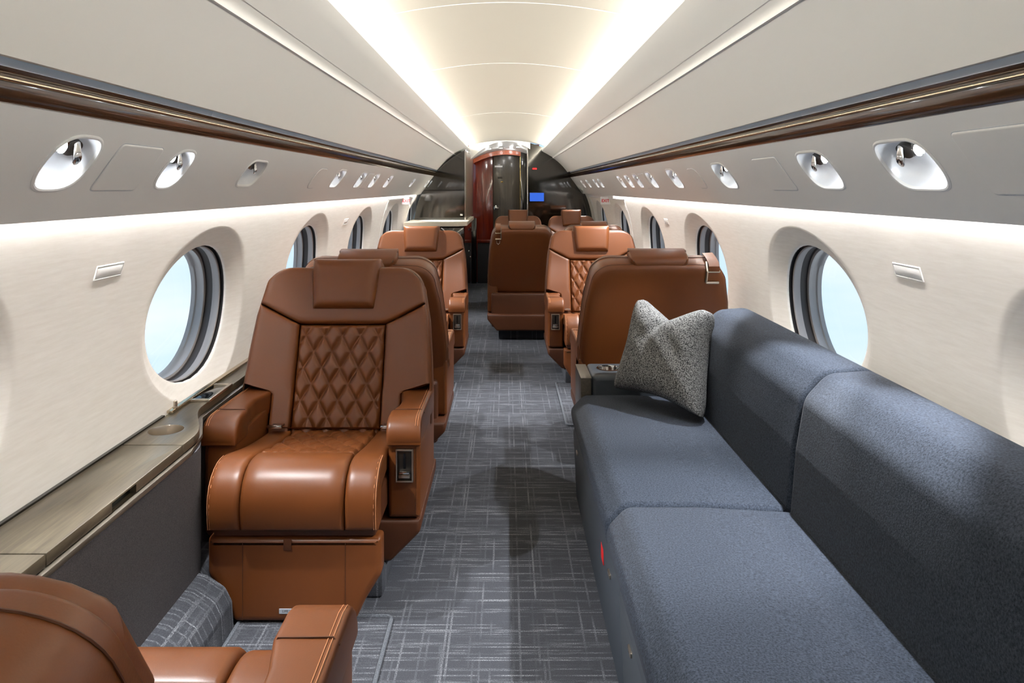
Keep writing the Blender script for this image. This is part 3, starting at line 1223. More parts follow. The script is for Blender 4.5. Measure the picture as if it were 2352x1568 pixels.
def build_chair(ai, name='club_armchair'):
    """ai: side of the aisle arm (+1 or -1) in chair coordinates; the chair faces -y, arm fronts at y = 0"""
    root = empty(name)
    L = 'leather'
    # --- pedestal and body
    box('pedestal', (0, 0.21, 0.043), (0.47, 0.50, 0.086), 'carpet', root, 0.012)
    prof = round_poly([(-0.250, 0.085), (0.250, 0.085), (0.345, 0.180), (0.345, 0.222), (-0.345, 0.222), (-0.345, 0.180)], [0.02, 0.02, 0.03, 0.004, 0.004, 0.03], 4)
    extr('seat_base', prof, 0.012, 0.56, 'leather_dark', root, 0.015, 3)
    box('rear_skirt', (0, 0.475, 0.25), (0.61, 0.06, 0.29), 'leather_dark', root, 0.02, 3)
    # --- arms
    for sgn in (1, -1):
        aisle = sgn == ai
        arm_l = 0.57
        x0, x1 = 0.243, 0.345
        pr = [(sgn * x, z) for x, z in round_poly([(x0, 0.228), (x1, 0.228), (x1, 0.485), (x0, 0.485)], [0.006, 0.012, 0.012, 0.006], 4)]
        arm = mk('arm', *solid(pr, round_rings(0.010, arm_l - 0.10, 0.014, 4), along_y), L, root)
        # leather cap with a rolled front
        vs, fs = [], []
        ys = [(-0.002, 0.020, 0.470), (-0.004, 0.012, 0.478), (-0.002, 0.004, 0.500), (0.006, 0.001, 0.520), (0.022, 0, 0.537), (0.045, 0, 0.545), (0.10, 0, 0.546), (0.16, 0.006, 0.545), (0.24, 0.010, 0.543), (0.33, 0.004, 0.541), (0.43, 0, 0.540)]
        secs = []
        for y, ins, zt in ys:
            xi, xo = x0 - 0.006 + ins * 0.8 + (0.012 if 0.1 < y < 0.3 else 0), x1 + 0.003
            zb = 0.462 if y >= -0.003 else 0.466
            r = 0.014
            zt2 = max(zt, zb + 0.012)
            rr = min(r, (zt2 - zb) * 0.45)
            sec = round_poly([(xi, zb), (xo, zb), (xo, zt2), (xi, zt2)], [0.004, 0.004, rr, rr], 4)
            secs.append([(sgn * a, y, b) for a, b in sec])
        n = len(secs[0])
        for s_ in secs: vs += s_
        for k in range(len(secs) - 1):
            for i in range(n):
                j = (i + 1) % n
                fs.append((k * n + i, k * n + j, (k + 1) * n + j, (k + 1) * n + i))
        fs += [tuple(range(n)), tuple((len(secs) - 1) * n + i for i in range(n))]
        cap = mk('arm_cap', vs, fs, L, arm, 50)
        # seams: across the cap and along its edges
        g = G()
        g.add(*sweep([(sgn * (x0 - 0.004), 0.105, 0.530), (sgn * (x0 + 0.004), 0.105, 0.5465), (sgn * (x1 - 0.008), 0.105, 0.5475), (sgn * (x1 + 0.0035), 0.105, 0.535)], 0.0016, 5))
        g.build('cap_seam', 'leather_dark', cap)
        g = G()
        for dx in (0.0, 0.007):
            g.add(*sweep([(sgn * (x1 - 0.008 - dx), y, z) for y, z in ((0.008, 0.5235), (0.024, 0.5385), (0.05, 0.5462), (0.12, 0.5468), (0.25, 0.5446), (0.42, 0.541))], 0.0009, 4))
        g.build('cap_stitching', 'stitch', cap)
        if aisle:
            # control pocket: frame, dark recess, slot and lever
            xc = sgn * 0.296
            pk = box('control_recess', (xc, 0.0085, 0.398), (0.047, 0.006, 0.094), 'gunmetal', arm, 0.001)
            g = G()
            for dx, dz, sx, sz in ((-0.0255, 0, 0.005, 0.104), (0.0255, 0, 0.005, 0.104), (0, 0.0495, 0.056, 0.005), (0, -0.0495, 0.056, 0.005)):
                g.add(*rbox((xc + dx, 0.006, 0.398 + dz), (sx, 0.012, sz), 0.0012, 2))
            g.build('control_frame', 'nickel', pk)
            box('slot', (xc, 0.0052, 0.412), (0.007, 0.003, 0.048), 'black', pk, 0)
            box('lever', (xc, 0.000, 0.378), (0.034, 0.012, 0.009), 'chrome', pk, 0.002)
            box('lever_tab', (xc, 0.001, 0.366), (0.036, 0.010, 0.012), 'nickel', pk, 0.002)
    # --- cushion: side bolsters, smooth front, quilted rear
    p_q = 0.43                       # cushion length covered by quilting from the rear
    for sgn in (1, -1):
        def fs_(s, t, sgn=sgn):
            p = t * CLEN
            y = cush(p)[0].x
            xo = 0.238 + 0.010 * min(1, max(0, (0.02 - y) / 0.10))
            return (sgn * (0.152 + (xo - 0.152) * s), p)
        mk('side_bolster', *patch(0.10, CLEN, fs_, cmap, 0.014, 0.016, 5, 40, None, 0.05), L, root, 60)
    mk('front_roll', *patch(0.30, CLEN - p_q, lambda s, t: ((s - 0.5) * 0.302, p_q + t * (CLEN - p_q)), cmap, 0.015, 0.014, 8, 26, lambda u, v, s, t: 0.004 * math.sin(PI * t), 0.05), L, root, 60)
    qf = qh(0.068, 0.112, 0.009)
    mk('quilted_seat', *patch(0.30, p_q, lambda s, t: ((s - 0.5) * 0.302, t * p_q), cmap, 0.007, 0.010, 84, 100, qf, 0.05), L, root, 75)
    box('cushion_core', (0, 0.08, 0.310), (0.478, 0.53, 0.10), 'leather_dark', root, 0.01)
    # stitching on the aisle-side edge of the cushion
    for sgn in (1, -1):
        g = G()
        for dx in (0.004, 0.010):
            g.add(*sweep([cmap(sgn * (0.247 - dx), CLEN * (0.66 + 0.33 * k / 10), 0.0125) for k in range(11)], 0.0009, 4))
        g.build('bolster_stitching', 'stitch', root)
    # --- leg rest
    out = round_poly([(-0.178, 0.012), (0.178, 0.012), (0.205, 0.070), (0.254, 0.150), (0.254, 0.258), (-0.254, 0.258), (-0.254, 0.150), (-0.205, 0.070)],
                     [0.02, 0.02, 0.04, 0.04, 0.012, 0.012, 0.04, 0.04], 5)
    lr = mk('leg_rest', *solid(out, [(0.004, -0.130), (0, -0.135), (0, -0.172), (0.003, -0.182), (0.009, -0.187), (0.02, -0.189)], along_y), L, root)
    g = G()
    for x in (-0.150, 0.150):
        g.add(*sweep([(x, -0.1893, 0.246), (x, -0.1895, 0.02 if abs(x) < 0.17 else 0.08)], 0.0012, 5))
    g.build('leg_rest_seam', 'leather_dark', lr)
    # pull tab
    g = G()
    g.add(*rbox((-0.018, -0.193, 0.242), (0.024, 0.004, 0.034), 0.002, 2))
    g.build('pull_tab', 'leather_dark', lr)
    # --- backrest shell
    def shell_outline():
        pts = []
        vs_ = [0.02, 0.10, 0.17, 0.24, 0.30, 0.36, 0.43, 0.50, 0.532]
        pts += [(bw(v), v) for v in vs_]
        for k in range(1, 11):
            a = PI / 2 * k / 10
            pts.append((bw(0.532) - 0.088 * (1 - math.cos(a)) - 0.008 * math.sin(a), 0.532 + 0.088 * math.sin(a)))
        right = pts
        top = [(0.16, 0.622), (0.08, 0.626), (0.0, 0.627)]
        left = [(-x, v) for x, v in reversed(right)]
        return right + top + [(-0.08, 0.626), (-0.16, 0.622)] + left
    so = shell_outline()
    so = round_poly(so, [0.02] + [0] * (len(so) - 2) + [0.02], 4)
    sh = mk('back_shell', *solid(so, [(0.006, 0.004), (0.0, -0.004), (0.0, -0.070), (0.003, -0.085), (0.010, -0.096), (0.022, -0.103), (0.05, -0.106)], bmap, (False, True)), L, root, 50)
    g = G()
    g.add(*sweep([bmap(u, v, -0.020) for u, v in inset(so, -0.0005)], 0.0014, 5, True))
    g.add(*sweep([bmap(u, v, -0.084) for u, v in inset(so, 0.0025)], 0.0016, 5, True))
    g.build('shell_piping', 'leather_dark', sh)
    # --- front panels of the back
    def seam_v(s):          # lower edge of the yoke across the width, s in -1..1
        u = abs(s)
        if u < 0.50: return 0.400
        return 0.400 + 0.075 * (u - 0.50) / 0.50

    def top_v(s):
        u = abs(s)
        r, x = 0.085, u * 0.295
        c = max(0, x - (0.295 - r))
        return 0.620 - r + math.sqrt(max(0, r * r - c * c)) - 0.004 * u * u

    def yk(s, t):
        q = 2 * s - 1
        v = seam_v(q) + (top_v(q) - seam_v(q)) * t
        return (q * (bw(v) - 0.004), v)
    mk('yoke', *patch(0.62, 0.21, yk, bmap, 0.024, 0.012, 30, 12, None, 0.012), L, root, 60)
    for sgn in (1, -1):
        def sp(s, t, sgn=sgn):
            vlo = -0.005
            def wid(v): return (bw(v) - 0.004) if v > 0.175 else (0.238 if v < 0.150 else 0.238 + (bw(v) - 0.242) * (v - 0.150) / 0.025)
            vt = 0.398 + 0.075 * max(0, s - 0.0)
            v = vlo + (vt - vlo) * t
            u = 0.163 + (wid(v) - 0.163) * s
            return (sgn * u, v)
        mk('side_panel', *patch(0.14, 0.42, sp, bmap, 0.024, 0.012, 8, 40, None, 0.012), L, root, 60)
    qf2 = qh(0.068, 0.118, 0.013)
    mk('quilted_back', *patch(0.32, 0.40, lambda s, t: ((s - 0.5) * 0.322, -0.005 + 0.402 * t), bmap, 0.010, 0.012, 96, 116, qf2, 0.012), L, root, 75)
    # twin stitch lines along the quilting
    def quilt_threads(name, pw, ph, u1, v0, v1, mp, h):
        g = G()
        for sgn in (1, -1):
            for k in range(-14, 15):
                for off in (-0.0022, 0.0022):
                    # line u = pw * (k - sgn * v / ph)
                    pts = []
                    for j in range(61):
                        v = v0 + (v1 - v0) * j / 60
                        u = pw * (k - sgn * v / ph) + off
                        if abs(u) < u1: pts.append(mp(u, v, h))
                        else:
                            if len(pts) > 1: g.add(*sweep(pts[::2] + ([pts[-1]] if len(pts) % 2 == 0 else []), 0.0006, 3))
                            pts = []
                    if len(pts) > 1: g.add(*sweep(pts[::2] + ([pts[-1]] if len(pts) % 2 == 0 else []), 0.0006, 3))
        return g.build(name, 'quilt_thread', root)
    quilt_threads('back_stitching', 0.068, 0.118, 0.154, 0.004, 0.388, bmap, 0.0116)
    quilt_threads('seat_stitching', 0.068, 0.112, 0.144, 0.01, p_q - 0.008, cmap, 0.0085)
    # --- head rest
    def hf(s, t):
        v = 0.452 + 0.200 * t
        return ((2 * s - 1) * (0.118 + 0.014 * min(1, t * 1.4)), v)
    hr = mk('head_rest', *patch(0.26, 0.20, hf, bmap, 0.050, 0.026, 14, 10, lambda u, v, s, t: 0.004 * math.sin(PI * s), 0.012), L, root, 60)
    ho = round_poly([(-0.118, 0.460), (0.118, 0.460), (0.132, 0.560), (0.132, 0.6515), (-0.132, 0.6515), (-0.132, 0.560)], [0.01, 0.01, 0.02, 0.012, 0.012, 0.02], 5)
    mk('head_rest_wrap', *solid(ho, [(0.030, -0.092), (0.016, -0.088), (0.006, -0.078), (0.0, -0.062), (0.0, -0.010)], bmap), L, hr, 60)
    # --- seat belt buckles
    for sgn in (1, -1):
        bk = box('belt_buckle', (sgn * 0.200, 0.270, 0.436), (0.052, 0.016, 0.012), 'chrome', root, 0.004)
        box('belt_webbing', (sgn * 0.200, 0.300, 0.430), (0.040, 0.05, 0.005), 'leather_dark', bk, 0.001)
    return root


def harness_guide(root, side, low=False):
    """metal strap guide over the top of the back"""
    x = side * 0.235
    g = G()
    for pts, in (([bmap(x - 0.028, 0.600, -0.112), bmap(x + 0.028, 0.600, -0.112)],), ([bmap(x - side * 0.028, 0.600, -0.112), bmap(x - side * 0.028, 0.545, -0.112)],),
                 ([bmap(x - 0.028, 0.545, -0.112), bmap(x + 0.028, 0.545, -0.112)],), ([bmap(x - side * 0.028, 0.600, -0.112), bmap(x - side * 0.028, 0.632, -0.08)],)):
        g.add(*sweep(pts, 0.0055, 6))
    o = g.build('strap_guide', 'nickel', root)
    vs = []
    for v, h in ((0.600, -0.116), (0.622, -0.112), (0.634, -0.095), (0.636, -0.05), (0.630, 0.0)):
        vs += [bmap(x - 0.024, v, h), bmap(x + 0.024, v, h), bmap(x + 0.024, v + 0.003, h - 0.001), bmap(x - 0.024, v + 0.003, h - 0.001)]
    fs = [(0, 1, 2, 3), (16, 17, 18, 19)]
    for i in range(4):
        for k in range(4):
            fs.append((i * 4 + k, i * 4 + (k + 1) % 4, i * 4 + 4 + (k + 1) % 4, i * 4 + 4 + k))
    mk('shoulder_strap', vs, fs, 'leather', o)
    if low:
        mk('strap_hook', *sweep([bmap(x - 0.016, 0.530, -0.112), bmap(x - 0.014, 0.510, -0.114), bmap(x, 0.498, -0.114), bmap(x + 0.014, 0.510, -0.114), bmap(x + 0.016, 0.530, -0.112)], 0.004, 6), 'nickel', o)


protoA = build_chair(1)
protoB = build_chair(-1)
GROUP = 'cognac leather armchairs'
CH = [  # prototype, x, y, rotated, x scale, label
    ('A', -0.620, 2.35, 0, 1, 'cognac armchair facing the camera beside the near left window'),
    ('B', -0.620, 1.35, 1, 1, 'foreground armchair cut off by the lower left corner'),
    ('B', -0.620, 3.90, 1, 1, 'left armchair seen from behind, back to back with the nearest facing chair'),
    ('A', -0.620, 4.88, 0, 1, 'left armchair facing the camera in front of the galley counter'),
    ('A', 0.685, 3.93, 1, 1, 'right armchair seen from behind just beyond the sofa'),
    ('B', 0.620, 4.88, 0, 1, 'right armchair facing the camera behind the chair beyond the sofa'),
    ('B', 0.130, 6.75, 1, 0.84, 'conference chair seen from behind standing out into the aisle'),
    ('A', 0.730, 6.75, 1, 0.84, 'conference chair seen from behind against the right wall'),
    ('B', 0.130, 7.73, 0, 0.84, 'farthest chair facing the camera on the aisle side'),
    ('A', 0.725, 7.73, 0, 0.84, 'farthest chair facing the camera on the wall side'),
]
used = set()
chairs = []
for k, x, y, rot, sx, lab in CH:
    p = protoA if k == 'A' else protoB
    o = p if k not in used else copy_tree(p)
    used.add(k)
    chairs.append(o)
for o, (k, x, y, rot, sx, lab) in zip(chairs, CH):
    o.location = (x, y, 0)
    o.rotation_euler = (0, 0, PI if rot else 0)
    o.scale = (sx, 1, 1)
    tag(o, lab, 'armchair', GROUP)
for o in (chairs[8], chairs[9]):
    for ch in o.children:
        if ch.name.startswith('head_rest'): ch.location = (0, 0.012, 0.035)
# the foreground chair is slid back: cushion and back stand further behind its arm fronts
for ch in chairs[1].children:
    nm = ch.name.split('.')[0]
    if nm == 'arm': ch.scale = (1, 1.35, 1)
    elif nm in ('pedestal', 'seat_base'): pass
    else: ch.location.y += 0.24 if nm.startswith(('back_shell', 'yoke', 'side_panel', 'quilted_back', 'head_rest', 'rear_skirt')) else 0.19
harness_guide(chairs[4], -1)
harness_guide(chairs[6], 1, True)
# small printed tag on the near leg rest
lr = [c for c in chairs[0].children if c.name.startswith('leg_rest')][0]
pl = box('printed_label', (-0.012, -0.1900, 0.046), (0.062, 0.002, 0.014), 'label', lr, 0)
text_mesh('label_print', 'LIFE VEST', 0.0105, 'label_ink', lr, Matrix.Translation((-0.012, -0.1913, 0.046)) @ Matrix.Rotation(PI / 2, 4, 'X'), 0.0001)

# ================================================================== SOFA
sofa = empty('sofa', (0.65, 1.6, 0))
tag(sofa, 'long slate blue wool sofa along the right wall', 'sofa')
sr = Vector(sofa.location)


def smap(x, z, y):
    return (x - sr.x, y - sr.y, z)


S0, S1 = -0.20, 2.985
seat_prof = round_poly([(0.268, 0.330), (0.256, 0.395), (0.310, 0.452), (0.50, 0.452), (0.76, 0.438), (0.76, 0.330)], [0.02, 0.045, 0.05, 0.05, 0.02, 0.02], 7)
cuts = [S0, 0.88, 1.940, S1]
for a, b in zip(cuts[:-1], cuts[1:]):
    mk('seat_cushion', *solid(seat_prof, [(0.014, a + 0.004), (0.004, a + 0.010), (0.0, a + 0.022)] + [(0.0, b - 0.022), (0.004, b - 0.010), (0.014, b - 0.004)], smap), 'sofa', sofa, 60)
back_prof = round_poly([(0.735, 0.400), (0.752, 0.600), (0.775, 0.735), (0.835, 0.800), (0.945, 0.808), (1.035, 0.760), (1.050, 0.600), (1.050, 0.400)], [0.01, 0.1, 0.08, 0.07, 0.08, 0.05, 0.05, 0.01], 7)
for a, b in zip(cuts[:-1], cuts[1:]):
    e = 0.022
    last = b == S1
    rr = [(0.012, a + 0.003), (0.004, a + 0.008), (0.0, a + e), (0.0, b - (0.10 if last else e))]
    if last:
        rr += [(0.0, b - 0.06), (0.010, b - 0.03), (0.030, b - 0.008), (0.055, b)]
    else:
        rr += [(0.004, b - 0.008), (0.012, b - 0.003)]
    mk('back_cushion', *solid(back_prof, rr, smap), 'sofa', sofa, 60)
# base front: doors with shadow gaps
box('plinth', (0.70 - sr.x, (S0 + S1) / 2 - sr.y, 0.17), (0.80, S1 - S0, 0.33), 'sofa_base', sofa, 0.004)
for a, b in ((S0, 0.80), (0.804, 1.775), (1.779, S1)):
    fp = [(0.288, 0.012), (0.284, 0.030), (0.270, 0.300), (0.276, 0.332), (0.315, 0.332), (0.315, 0.012)]
    d = mk('front_panel', *solid(fp, [(0.003, a), (0, a + 0.004), (0, b - 0.004), (0.003, b)], smap), 'sofa_base', sofa)
    for yy in (a + 0.16, b - 0.16):
        mk('latch', *[(q) for q in solid(round_poly([(-0.018, -0.006), (0.018, -0.006), (0.018, 0.006), (-0.018, 0.006)], 0.004, 3), [(0, 0.0), (0, 0.004), (0.001, 0.005)],
                                          lambda u, v, h, yy=yy: smap(0.272 - h, 0.270 + v, yy + u))], 'nickel', d)
# red tag on the front of the far panel
box('red_tag', (0.2735 - sr.x, 2.10 - sr.y, 0.245), (0.004, 0.05, 0.045), 'red_print', d, 0.001)
# end console: slate padded arm with cup holder, oak outer board
E0, E1 = 2.990, 3.215
ep = round_poly([(0.345, 0.02), (0.345, 0.522), (0.90, 0.522), (0.90, 0.02)], [0.0, 0.02, 0.02, 0.0], 5)
ec = mk('end_console', *solid(ep, round_rings(E0, E1, 0.02, 4), smap), 'sofa_base', sofa)
cx, cy = 0.432, 3.110
c1 = mk('cup_cut', *lathe([(0.047, -0.1), (0.047, 0.05)], 32, lambda x, y, z: smap(cx + x, 0.522 + z, cy + y)), None)
c1.parent = sofa
boolean(ec, [c1])
mk('cup_holder', *lathe([(0.053, -0.001), (0.053, 0.003), (0.047, 0.0045), (0.0455, 0.0), (0.0445, -0.055), (0.03, -0.06), (0.001, -0.06)], 32,
                        lambda x, y, z: smap(cx + x, 0.522 + z, cy + y), False), 'chrome', ec)
mk('console_board', *solid([(0.300, 0.01), (0.300, 0.516), (0.344, 0.516), (0.344, 0.01)], [(0.002, E0 - 0.005), (0, E0), (0, E1), (0.002, E1 + 0.003)], smap), 'ledge_edge', ec)

# ================================================================== THROW PILLOW
BL, BR = Vector((0.425, 2.93, 0.478)), Vector((0.695, 2.605, 0.458))
TR, TL = Vector((0.790, 2.800, 0.815)), Vector((0.535, 3.000, 0.835))
ctr = (BL + BR + TL + TR) / 4
nrm = (BR - BL).cross(TL - BL).normalized()
if nrm.y > 0: nrm = -nrm
vs, fs = [], []
n = 44
for layer in (1, -1):
    for j in range(n + 1):
        for i in range(n + 1):
            a, b = 2 * i / n - 1, 2 * j / n - 1
            s, t = (a + 1) / 2, (b + 1) / 2
            p = BL * (1 - s) * (1 - t) + BR * s * (1 - t) + TR * s * t + TL * (1 - s) * t
            # sides pulled in between the corners
            pull = 0.055
            p = p + (ctr - p) * 0.07 * abs(a * b) ** 5
            horiz = (BR - BL).normalized()
            vert = ((TL + TR) - (BL + BR)).normalized()
            p -= horiz * (a * abs(a)) * pull * 0.55 * (1 - b * b)
            p += vert * (0.035 * (1 - a * a) * (1 if b < 0 else 0) * b * b)
            # karate-chop dent in the top edge
            ax = a + 0.02
            v_cut = max(0.0, 1 - abs(ax) / 0.80)
            tt = max(0.0, (b + 0.10) / 1.10)
            p -= vert * (0.080 * v_cut * tt ** 1.5)
            th = 0.075 * ((1 - a ** 4) * (1 - b ** 4)) ** 0.5 + 0.010
            crease = math.exp(-((ax + 0.30 * (1 - b) * 0.9) / 0.10) ** 2) * max(0, (b - 0.10) / 0.90)
            th *= (1 - 0.55 * crease)
            wr = 0.004 * math.sin(9 * a + 5 * b) * math.sin(4 * b + 1) * (1 - a ** 4) * (1 - b ** 4)
            vs.append(p + nrm * layer * (th + wr + 0.004))
m = (n + 1) ** 2
for layer in (0, 1):
    for j in range(n):
        for i in range(n):
            q = layer * m + j * (n + 1) + i
            fs.append((q, q + 1, q + n + 2, q + n + 1))
rim = [i for i in range(n + 1)] + [j * (n + 1) + n for j in range(1, n + 1)] + [n * (n + 1) + i for i in range(n - 1, -1, -1)] + [j * (n + 1) for j in range(n - 1, 0, -1)]
for k in range(len(rim)):
    a, b = rim[k], rim[(k + 1) % len(rim)]
    fs.append((a, b, m + b, m + a))
base = Vector((ctr.x, ctr.y, 0.45))
o = mk('throw_pillow', [v - base for v in vs], fs, 'pillow', None, 60)
o.location = base
tag(o, 'salt and pepper knit pillow with dented top on the sofa', 'pillow')

# ================================================================== GALLEY (left, forward)
gal = empty('galley_cabinet', (-0.75, 8.4, 0))
tag(gal, 'dark gloss galley base cabinet under the cream worktop', 'cabinet')
gr = Vector(gal.location)
mk('carcass', *solid([(-1.03 - gr.x, 7.68 - gr.y), (-0.435 - gr.x, 7.68 - gr.y), (-0.435 - gr.x, 9.95 - gr.y), (-1.03 - gr.x, 9.95 - gr.y)], [(0, 0.0), (0, 0.885)], along_z), 'ebony', gal)
for k in range(2):
    for j, (z0, z1) in enumerate(((0.10, 0.42), (0.425, 0.65), (0.655, 0.87))):
        d = box('drawer_front', (-0.905 + 0.312 * k - gr.x, 7.675 - gr.y, (z0 + z1) / 2), (0.306, 0.018, z1 - z0), 'ebony', gal, 0.003)
        mk('knob', *lathe([(0.006, 0), (0.006, 0.012), (0.010, 0.016), (0.009, 0.022)], 14, lambda x, y, z, k=k, z1=z1: (-0.905 + 0.312 * k - gr.x + x, 7.666 - gr.y - z, z1 - 0.03 + y)), 'chrome', d)
for y, z in ((8.6, 0.80), (8.95, 0.80), (8.6, 0.55), (8.95, 0.45), (9.3, 0.74)):
    mk('side_latch', *lathe([(0.010, 0), (0.010, 0.004), (0.007, 0.006)], 12, lambda x, yy, zz, y=y, z=z: (-0.435 + zz - gr.x, y + x - gr.y, z + yy)), 'chrome', gal)
ct = mk('worktop', *solid(round_poly([(-1.06, 7.62), (-0.50, 7.62), (-0.41, 7.74), (-0.41, 9.30), (-1.06, 9.30)], [0, 0.03, 0.05, 0, 0], 5), [(0.003, 0.886), (0, 0.889), (0, 0.922), (0.004, 0.926)], along_z), 'counter')
tag(ct, 'cream worktop on the galley cabinet behind the left chair', 'worktop')


def arc_panel(x0, x1, z0, R=1.055, n=24, sg=1):
    """polygon under the round cabin section between |x| = x0..x1 and above z0"""
    pts = []
    zs = lambda x: ZC + math.sqrt(max(0, R * R - x * x))
    xe = min(x1, R * 0.999)
    ang0 = math.acos(x0 / R)
    zmin_ang = math.asin(max(-1, min(1, (z0 - ZC) / R)))
    for k in range(n + 1):
        a = ang0 + (zmin_ang - ang0) * k / n
        pts.append((sg * R * math.cos(a), ZC + R * math.sin(a)))
    pts.append((sg * x0, z0))
    return pts


upc = empty('galley_upper_cabinet', (-0.75, 8.27, 0.93))
tag(upc, 'black glass upper galley cabinet standing on the cream worktop', 'cabinet')
ur = Vector(upc.location)


def um(x, z, h):
    return (x - ur.x, h - ur.y, z - ur.z)


pts = arc_panel(0.455, 2, 0.928, 1.055, 26, -1)
mk('carcass', *solid(pts, [(0.004, 8.275), (0.0, 8.28), (0.0, 9.30)], um), 'ebony', upc)
# two glossy doors split by a joint
def clip(pts, zlo, zhi):
    out = []
    n = len(pts)
    def cut(poly, z, keep_above):
        res = []
        for i in range(len(poly)):
            a, b = poly[i - 1], poly[i]
            ia = (a[1] >= z) == keep_above
            ib = (b[1] >= z) == keep_above
            if ia != ib:
                t = (z - a[1]) / (b[1] - a[1])
                res.append((a[0] + (b[0] - a[0]) * t, z))
            if ib: res.append(b)
        return res
    return cut(cut(pts, zlo, True), zhi, False)


inner = inset(pts, 0.010)
for z0, z1 in ((0.942, 1.253), (1.259, 1.85)):
    dp = clip(inner, z0, z1)
    mk('door', *solid(dp, [(0.0, 8.276), (0.0, 8.262), (0.003, 8.258)], um), 'ebony', upc)
extr('chrome_edge', [(x - ur.x, z - ur.z) for x, z in [(-0.466, 0.93), (-0.452, 0.93), (-0.452, 1.70), (-0.466, 1.70)]], 8.250 - ur.y, 8.285 - ur.y, 'chrome', upc)
box('latch', (-0.50 - ur.x, 8.255 - ur.y, 0.985 - ur.z), (0.03, 0.008, 0.02), 'chrome', upc, 0.002)

# ================================================================== FORWARD BULKHEAD AND PASSAGE
pts = arc_panel(0.270, 2, 0.0, 1.13, 34, 1)
o = mk('wall_front_right', *solid(pts, [(0.0, Y_BH), (0.0, Y_BH + 0.05)], along_y), 'ebony')
tag(o, kind='structure')
o = box('wall_front_edge', (0.268, Y_BH + 0.02, 0.9), (0.010, 0.07, 1.80), 'chrome', None, 0.002)
o.name = 'trim_bulkhead_edge'
tag(o, kind='structure')
# passage side walls
o = box('wall_passage_left', (-0.4515, 9.135, 1.31), (0.005, 1.68, 0.765), 'ebony_side', None, 0.0)
tag(o, kind='structure')
o = box('wall_passage_right', (0.285, 9.72, 0.92), (0.02, 0.62, 1.84), 'ebony_side', None, 0.002)
tag(o, kind='structure')
# white vestibule ceiling with four downlights
n = 20
vs, fs = [], []
YF = 10.0
for Y, c0, c1 in ((Y_BH - 0.02, 1.872, 1.12), (9.50, 1.840, 0.95), (9.75, 1.812, 0.75), (YF, 1.790, 0.60)):
    for k in range(n + 1):
        x = -0.47 + 0.77 * k / n
        vs.append((x, Y, c0 - c1 * x * x))
for r in range(3):
    for k in range(n):
        a = r * (n + 1) + k
        fs.append((a, a + 1, a + n + 2, a + n + 1))
o = mk('ceiling_vestibule', vs, fs, 'white_plastic', None, 60)
tag(o, kind='structure')
# header plate between the main ceiling arch and the vestibule ceiling
vs, fs = [], []
for k in range(n + 1):
    x = -0.47 + 0.77 * k / n
    vs += [(x, Y_BH - 0.02, 1.872 - 1.12 * x * x), (x, Y_BH - 0.02, 1.92), (x, Y_BH + 0.0, 1.92), (x, Y_BH + 0.0, 1.872 - 1.12 * x * x)]
for k in range(n):
    for j in range(4):
        fs.append((k * 4 + j, k * 4 + (j + 1) % 4, k * 4 + 4 + (j + 1) % 4, k * 4 + 4 + j))
o = mk('wall_front_header', vs, fs, 'liner', None, 40)
tag(o, kind='structure')
for i, (x, y) in enumerate(((-0.22, 9.52), (-0.07, 9.66), (0.06, 9.86), (0.15, 9.50))):
    z = 1.836 - 0.93 * x * x if y < 9.6 else 1.815 - 0.75 * x * x
    r = empty('downlight', (x, y, z - 0.004))
    tag(r, '%s small round downlight in the white vestibule ceiling' % ('leftmost', 'second', 'third', 'rightmost')[i], 'downlight', 'vestibule downlights')
    mk('bezel', *lathe([(0.034, 0.004), (0.034, -0.004), (0.028, -0.006), (0.026, 0.0)], 20), 'chrome', r)
    mk('lens', *lathe([(0.026, -0.001), (0.024, -0.005), (0.001, -0.006)], 20), 'down', r)
    ld = bpy.data.lights.new('downlight_lamp', 'POINT')
    ld.energy = 0.2
    ld.shadow_soft_size = 0.02
    lo = bpy.data.objects.new('downlight_lamp', ld)
    COL.objects.link(lo)
    lo.parent = r
    lo.location = (0, 0, -0.035)
# end wall of the passage: frame, door leaves, orange header
fr = empty('door_3', (0, YF, 0))
tag(fr, kind='structure')
box('jamb', (0.232, 0.03, 0.92), (0.085, 0.05, 1.84), 'ebony', fr, 0.003)
box('mahogany_leaf', (-0.312, 0.10, 0.90), (0.275, 0.03, 1.80), 'red_wood', fr, 0.003)
lf = box('dark_leaf', (0.008, 0.06, 0.875), (0.372, 0.03, 1.73), 'door_veneer', fr, 0.003)
box('hinge_strip', (0.192, 0.038, 1.05), (0.014, 0.012, 1.35), 'brass', fr, 0.002)
box('backing', (-0.05, 0.16, 0.93), (1.0, 0.02, 1.9), 'red_wood', fr, 0)
box('notice', (-0.105, 0.043, 1.575), (0.105, 0.004, 0.022), 'white_plastic', lf, 0)
box('plate', (-0.085, 0.043, 1.425), (0.065, 0.004, 0.030), 'gunmetal', lf, 0.001)
box('lock', (-0.060, 0.040, 1.365), (0.030, 0.008, 0.014), 'brass', lf, 0.001)
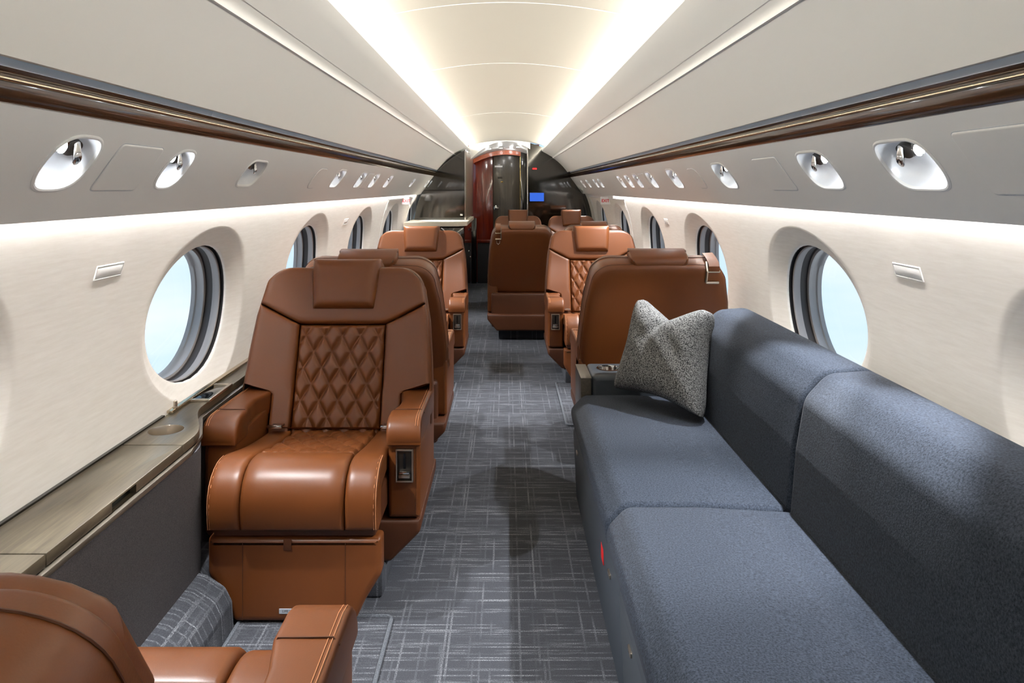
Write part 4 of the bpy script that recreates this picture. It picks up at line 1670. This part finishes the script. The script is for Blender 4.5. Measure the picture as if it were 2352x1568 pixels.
mk('handle_rose', *lathe([(0.034, 0), (0.034, 0.006), (0.026, 0.012), (0.012, 0.014)], 20, lambda x, y, z: (-0.142 + x * 0.7, 0.042 - z, 1.012 + y)), 'chrome', lf)
box('handle', (-0.130, 0.020, 1.012), (0.055, 0.012, 0.012), 'chrome', lf, 0.004)
vs, fs = [], []
for k in range(n + 1):
    x = -0.445 + 0.64 * k / n
    zt = 1.795 - 0.60 * x * x
    vs += [(x, -0.005, zt), (x, -0.005, zt - 0.062), (x, 0.11, zt - 0.062), (x, 0.11, zt)]
for k in range(n):
    for j in range(4):
        fs.append((k * 4 + j, k * 4 + (j + 1) % 4, k * 4 + 4 + (j + 1) % 4, k * 4 + 4 + j))
fs += [(0, 1, 2, 3), tuple(n * 4 + j for j in range(4))]
mk('header_arch', vs, fs, 'orange_wood', fr, 40)
# low bench at the end of the aisle
bn = empty('passage_bench', (-0.19, 9.98, 0))
tag(bn, 'low red wood bench with dark base at the end of the aisle', 'bench')
box('bench_top', (0, 0.00, 0.565), (0.40, 0.05, 0.045), 'red_wood', bn, 0.006)
box('bench_base', (0, 0.03, 0.27), (0.40, 0.08, 0.54), 'pedestal', bn, 0.004)
# dark post at the galley corner
o = box('galley_post', (-0.425, 9.97, 0.44), (0.05, 0.05, 0.88), 'black', None, 0.004)
tag(o, 'slim black post at the far corner of the galley cabinet', 'post')
# red sign and a glowing blue panel painted in as a reflection on the bulkhead
sg_ = empty('warning_light', (0.357, Y_BH - 0.003, 1.525))
tag(sg_, 'small red lit warning light on the dark bulkhead', 'warning light')
box('housing', (0, 0, 0), (0.064, 0.006, 0.028), 'black', sg_, 0.002)
box('lens', (0, -0.003, 0), (0.054, 0.004, 0.018), 'red_led', sg_, 0.001)
ds = empty('wall_reflection', (0.385, Y_BH - 0.004, 1.168))
tag(ds, 'small glowing blue panel painted as a reflection on the dark bulkhead', 'reflection')
box('reflection_edge', (0, 0, 0), (0.190, 0.008, 0.118), 'black', ds, 0.003)
box('reflection_glow', (0, -0.0042, 0), (0.178, 0.002, 0.106), 'blue_reflection', ds, 0)
